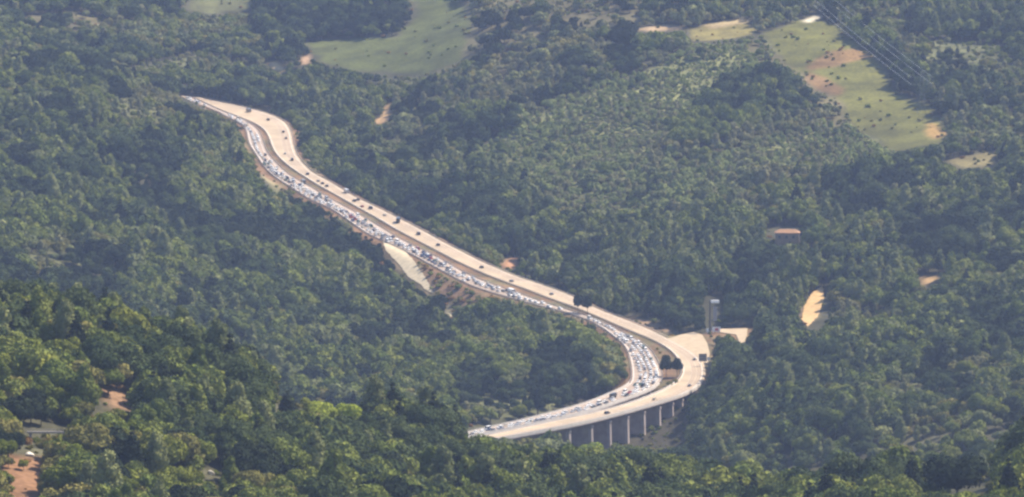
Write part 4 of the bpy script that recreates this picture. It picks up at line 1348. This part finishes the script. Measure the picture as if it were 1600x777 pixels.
# mast by the yard
t = thing('mast', 'tall dark mast with grey panel and white head behind the yard', 'mast', pt(1112, 519, 6))
b = MB(); b.tube([(-1.2, 0, -1), (-1.2, 0, 12), (-1.2, 0, 22.5)], [0.75, 0.55, 0.4], 10); add('pole', b.mesh('pole', [M['dark_steel']]), t)
add('panel', MB().box((2.2, 0.2, 13.0), (2.6, 0.5, 9.5)).mesh('panel', [M['grey_panel']]), t)
add('white_head', MB().box((2.2, 0, 21.4), (5.4, 1.4, 1.9)).box((-0.2, 0, 21.4), (1.6, 0.4, 0.5)).mesh('white_head', [M['white']]), t)
b = MB(); b.tube([(2.2, 0.2, -1), (2.2, 0.2, 8.3)], 0.3, 8); b.tube([(2.2, 0.2, 17.7), (2.2, 0.2, 20.5)], 0.25, 8); add('support', b.mesh('support', [M['dark_steel']]), t)
t = thing('notice_board', 'white and red board standing at the foot of the mast', 'board', pt(1119, 520, 6))
add('white_sheet', MB().box((0, 0, 2.6), (5.6, 0.16, 3.2)).mesh('white_sheet', [M['white']]), t)
add('red_sheet', MB().box((0.3, -0.1, 2.5), (2.4, 0.06, 2.0)).mesh('red_sheet', [M['red']]), t)
for sx in (-2, 2):
    add('post', MB().box((sx, 0.18, 1.2), (0.2, 0.2, 4.5)).mesh('post', [M['steel']]), t)
t = thing('notice_board', 'small plain white board left of the mast foot', 'board', pt(1105.5, 519, 6))
add('white_sheet', MB().box((0, 0, 2.4), (1.6, 0.14, 2.6)).mesh('white_sheet', [M['white']]), t)
add('post', MB().box((0, 0.16, 1.0), (0.2, 0.2, 3.6)).mesh('post', [M['steel']]), t)

# house with a tiled roof among the trees
M['tile'] = simple('terracotta_tiles', (0.24, 0.125, 0.055), 0.85, noise=0.25, nscale=0.6)
M['render'] = simple('ochre_render', (0.24, 0.165, 0.11), 0.9, noise=0.2, nscale=0.5)
M['opening'] = simple('dark_opening', (0.02, 0.02, 0.022), 0.5)
hpnt = on_ground(1230, 388, 4300, 4900)
t = thing('house', 'ochre house with a flat terracotta roof half hidden on the wooded slope', 'house', hpnt, -0.06)
b = MB(); b.box((0, 0, 4.4), (17, 9, 13)); add('wall', b.mesh('wall', [M['render']]), t)
b = MB()
b.loft([[(-9.2, -5.2, 10.9), (9.2, -5.2, 10.9), (9.2, 5.2, 10.9), (-9.2, 5.2, 10.9)], [(-9.2, -5.2, 11.25), (9.2, -5.2, 11.25), (9.2, 5.2, 11.25), (-9.2, 5.2, 11.25)], [(-5.5, -0.4, 13.4), (5.5, -0.4, 13.4), (5.5, 0.4, 13.4), (-5.5, 0.4, 13.4)]])
add('roof', b.mesh('roof', [M['tile']]), t)
for x in (-5.5, -0.5, 4.5):
    add('window', MB().box((x, -4.52, 8.3), (1.6, 0.1, 2.0)).mesh('window', [M['opening']]), t)
add('door', MB().box((2.0, -4.52, 3.8), (1.6, 0.1, 2.6)).mesh('door', [M['opening']]), t)

# little bridge on the near slope, pale rocks
fb = on_ground(74, 690, 2050, 3000)
t = thing('footbridge', 'short pale footbridge with a thin rail across a dark gully', 'bridge', (fb[0], fb[1], fb[2]), 0.02)
zb = 3.6
add('deck', MB().box((0, 0, zb - .25), (15, 2.4, 0.45)).mesh('deck', [M['concrete']]), t)
b = MB().box((0, -1.1, zb + 1.05), (15, 0.12, 0.14)).box((0, -1.1, zb + .55), (15, 0.07, 0.07))
for x in np.linspace(-7.4, 7.4, 11): b.box((x, -1.1, zb + .5), (0.09, 0.09, 1.05))
add('railing', b.mesh('railing', [M['concrete_light']]), t)
b = MB().box((0, -1.19, zb - .02), (15.1, 0.16, 0.5)); add('edge_beam', b.mesh('edge_beam', [M['concrete_light']]), t)
for x in (-6.2, 6.2):
    add('pillar', MB().box((x, 0, zb / 2 - 2.2), (0.9, 1.8, zb + 3.4)).mesh('pillar', [M['concrete']]), t)
M['rock'] = simple('pale_rock', (0.62, 0.58, 0.50), 0.9, noise=0.15, nscale=1.0)
def rock(u, v, s, lab, dlo, dhi):
    p = on_ground(u, v, dlo, dhi)
    bm = bmesh.new(); bmesh.ops.create_icosphere(bm, subdivisions=3, radius=1)
    rr = np.random.default_rng(int(u))
    for w in bm.verts:
        n = w.co.normalized()
        k = 1 + 0.22 * math.sin(3.1 * n.x + u) + 0.18 * math.sin(4.3 * n.y + 2 * n.z + v) + rr.uniform(-.05, .05)
        w.co = Vector((n.x * s[0] * k, n.y * s[1] * k, n.z * s[2] * k))
    me = bpy.data.meshes.new('boulder'); bm.to_mesh(me); bm.free(); me.materials.append(M['rock'])
    o = add('boulder', me, label=lab, category='rock'); o.location = (p[0], p[1], p[2] + s[2] * .3)
rock(47, 714, (1.7, 1.3, 0.9), 'white boulder below the left end of the footbridge', 2050, 3000)
rock(330, 743, (1.2, 1.0, 1.3), 'small white boulder alone among trees on the near slope', 2050, 3000)

# power line across the upper right slope
M['pylon'] = simple('weathered_pylon_steel', (0.10, 0.11, 0.10), 0.7)
M['wire'] = simple('aluminium_cable', (0.5, 0.52, 0.52), 0.5, metal=0.2)
PA, PB = on_ground(1440, 178, 4700, 5600), (0.0, 0.0, 0.0)
PBx = at_depth(1127, -70, 5900)
PB = (PBx[0] + 10, 5900.0, float(ground([PBx[0] + 10], [5900.0])[0]))
def pylon(loc, rz, lab, H=34):
    t = thing('pylon', lab, 'pylon', loc, rz)
    b = MB()
    def leg(z): return 3.2 * (1 - z / H) + 0.5 * z / H
    zs = [0, 7, 13, 18.5, 23, 27, 30.5, H]
    for sx, sy in ((-1, -1), (1, -1), (1, 1), (-1, 1)):
        b.tube([(sx * leg(z), sy * leg(z), z - (0.8 if z == 0 else 0)) for z in zs], 0.09, 4)
    for z0, z1 in zip(zs, zs[1:]):
        for (ax, ay), (bx, by) in (((-1, -1), (1, -1)), ((1, -1), (1, 1)), ((1, 1), (-1, 1)), ((-1, 1), (-1, -1))):
            b.tube([(ax * leg(z0), ay * leg(z0), z0), (bx * leg(z1), by * leg(z1), z1)], 0.05, 3)
            b.tube([(bx * leg(z0), by * leg(z0), z0), (ax * leg(z1), ay * leg(z1), z1)], 0.05, 3)
    add('tower', b.mesh('tower', [M['pylon']]), t)
    for z in (23.0, 28.5):
        c = MB()
        for s in (-1, 1):
            c.tube([(s * leg(z), 0, z), (s * 8.5, 0, z + .3)], 0.08, 4); c.tube([(s * leg(z), 0, z + 1.6), (s * 8.5, 0, z + .3)], 0.06, 4)
        add('crossarm', c.mesh('crossarm', [M['pylon']]), t)
    return t
dirw = math.atan2(PB[1] - PA[1], PB[0] - PA[0]) - math.pi / 2
pylon(PA, dirw, 'slender steel lattice pylon at the lower end of the power line')
pylon(PB, dirw, 'steel lattice pylon beyond the crest at the upper end of the line')
ca, sa = math.cos(dirw), math.sin(dirw)
for nm, (o, z) in (('upper-slope side, lower', (-8.5, 23.2)), ('upper-slope side, upper', (-8.5, 28.7)), ('far side, lower', (8.5, 23.2)), ('far side, upper', (8.5, 28.7))):
    pts = []
    for k in range(41):
        s = k / 40
        pts.append((PA[0] * (1 - s) + PB[0] * s + ca * o, PA[1] * (1 - s) + PB[1] * s + sa * o, (PA[2]) * (1 - s) + (PB[2]) * s + z - 60 * s * (1 - s) * 0.35))
    side = 'field side' if o < 0 else 'forest side'
    lvl = 'upper' if z > 25 else 'lower'
    add('power_cable', MB().tube(pts, 0.075, 5).mesh('power_cable', [M['wire']]), label=f'thin pale {lvl} cable on the {side} of the power line', category='cable', group='cables of the power line')

# ------------------------------------------------------------------ haze
hm, nt, out = mat_base('haze_air')
pvn = nt.nodes.new('ShaderNodeVolumePrincipled')
pvn.inputs['Color'].default_value = (0.46, 0.60, 1.0, 1)
pvn.inputs['Density'].default_value = HAZE_DENSITY
pvn.inputs['Anisotropy'].default_value = 0.3
nt.links.new(pvn.outputs[0], out.inputs['Volume'])
zlo = min(float(TZ.min()), -62.0) - 1.0
hb = MB().box((0, 4450, (zlo + 620) / 2), (1800, 9600, 620 - zlo))
add('haze', hb.mesh('haze', [hm]), kind='stuff', label='pale blue summer haze filling the valley air')
print('done', len(SC.objects))
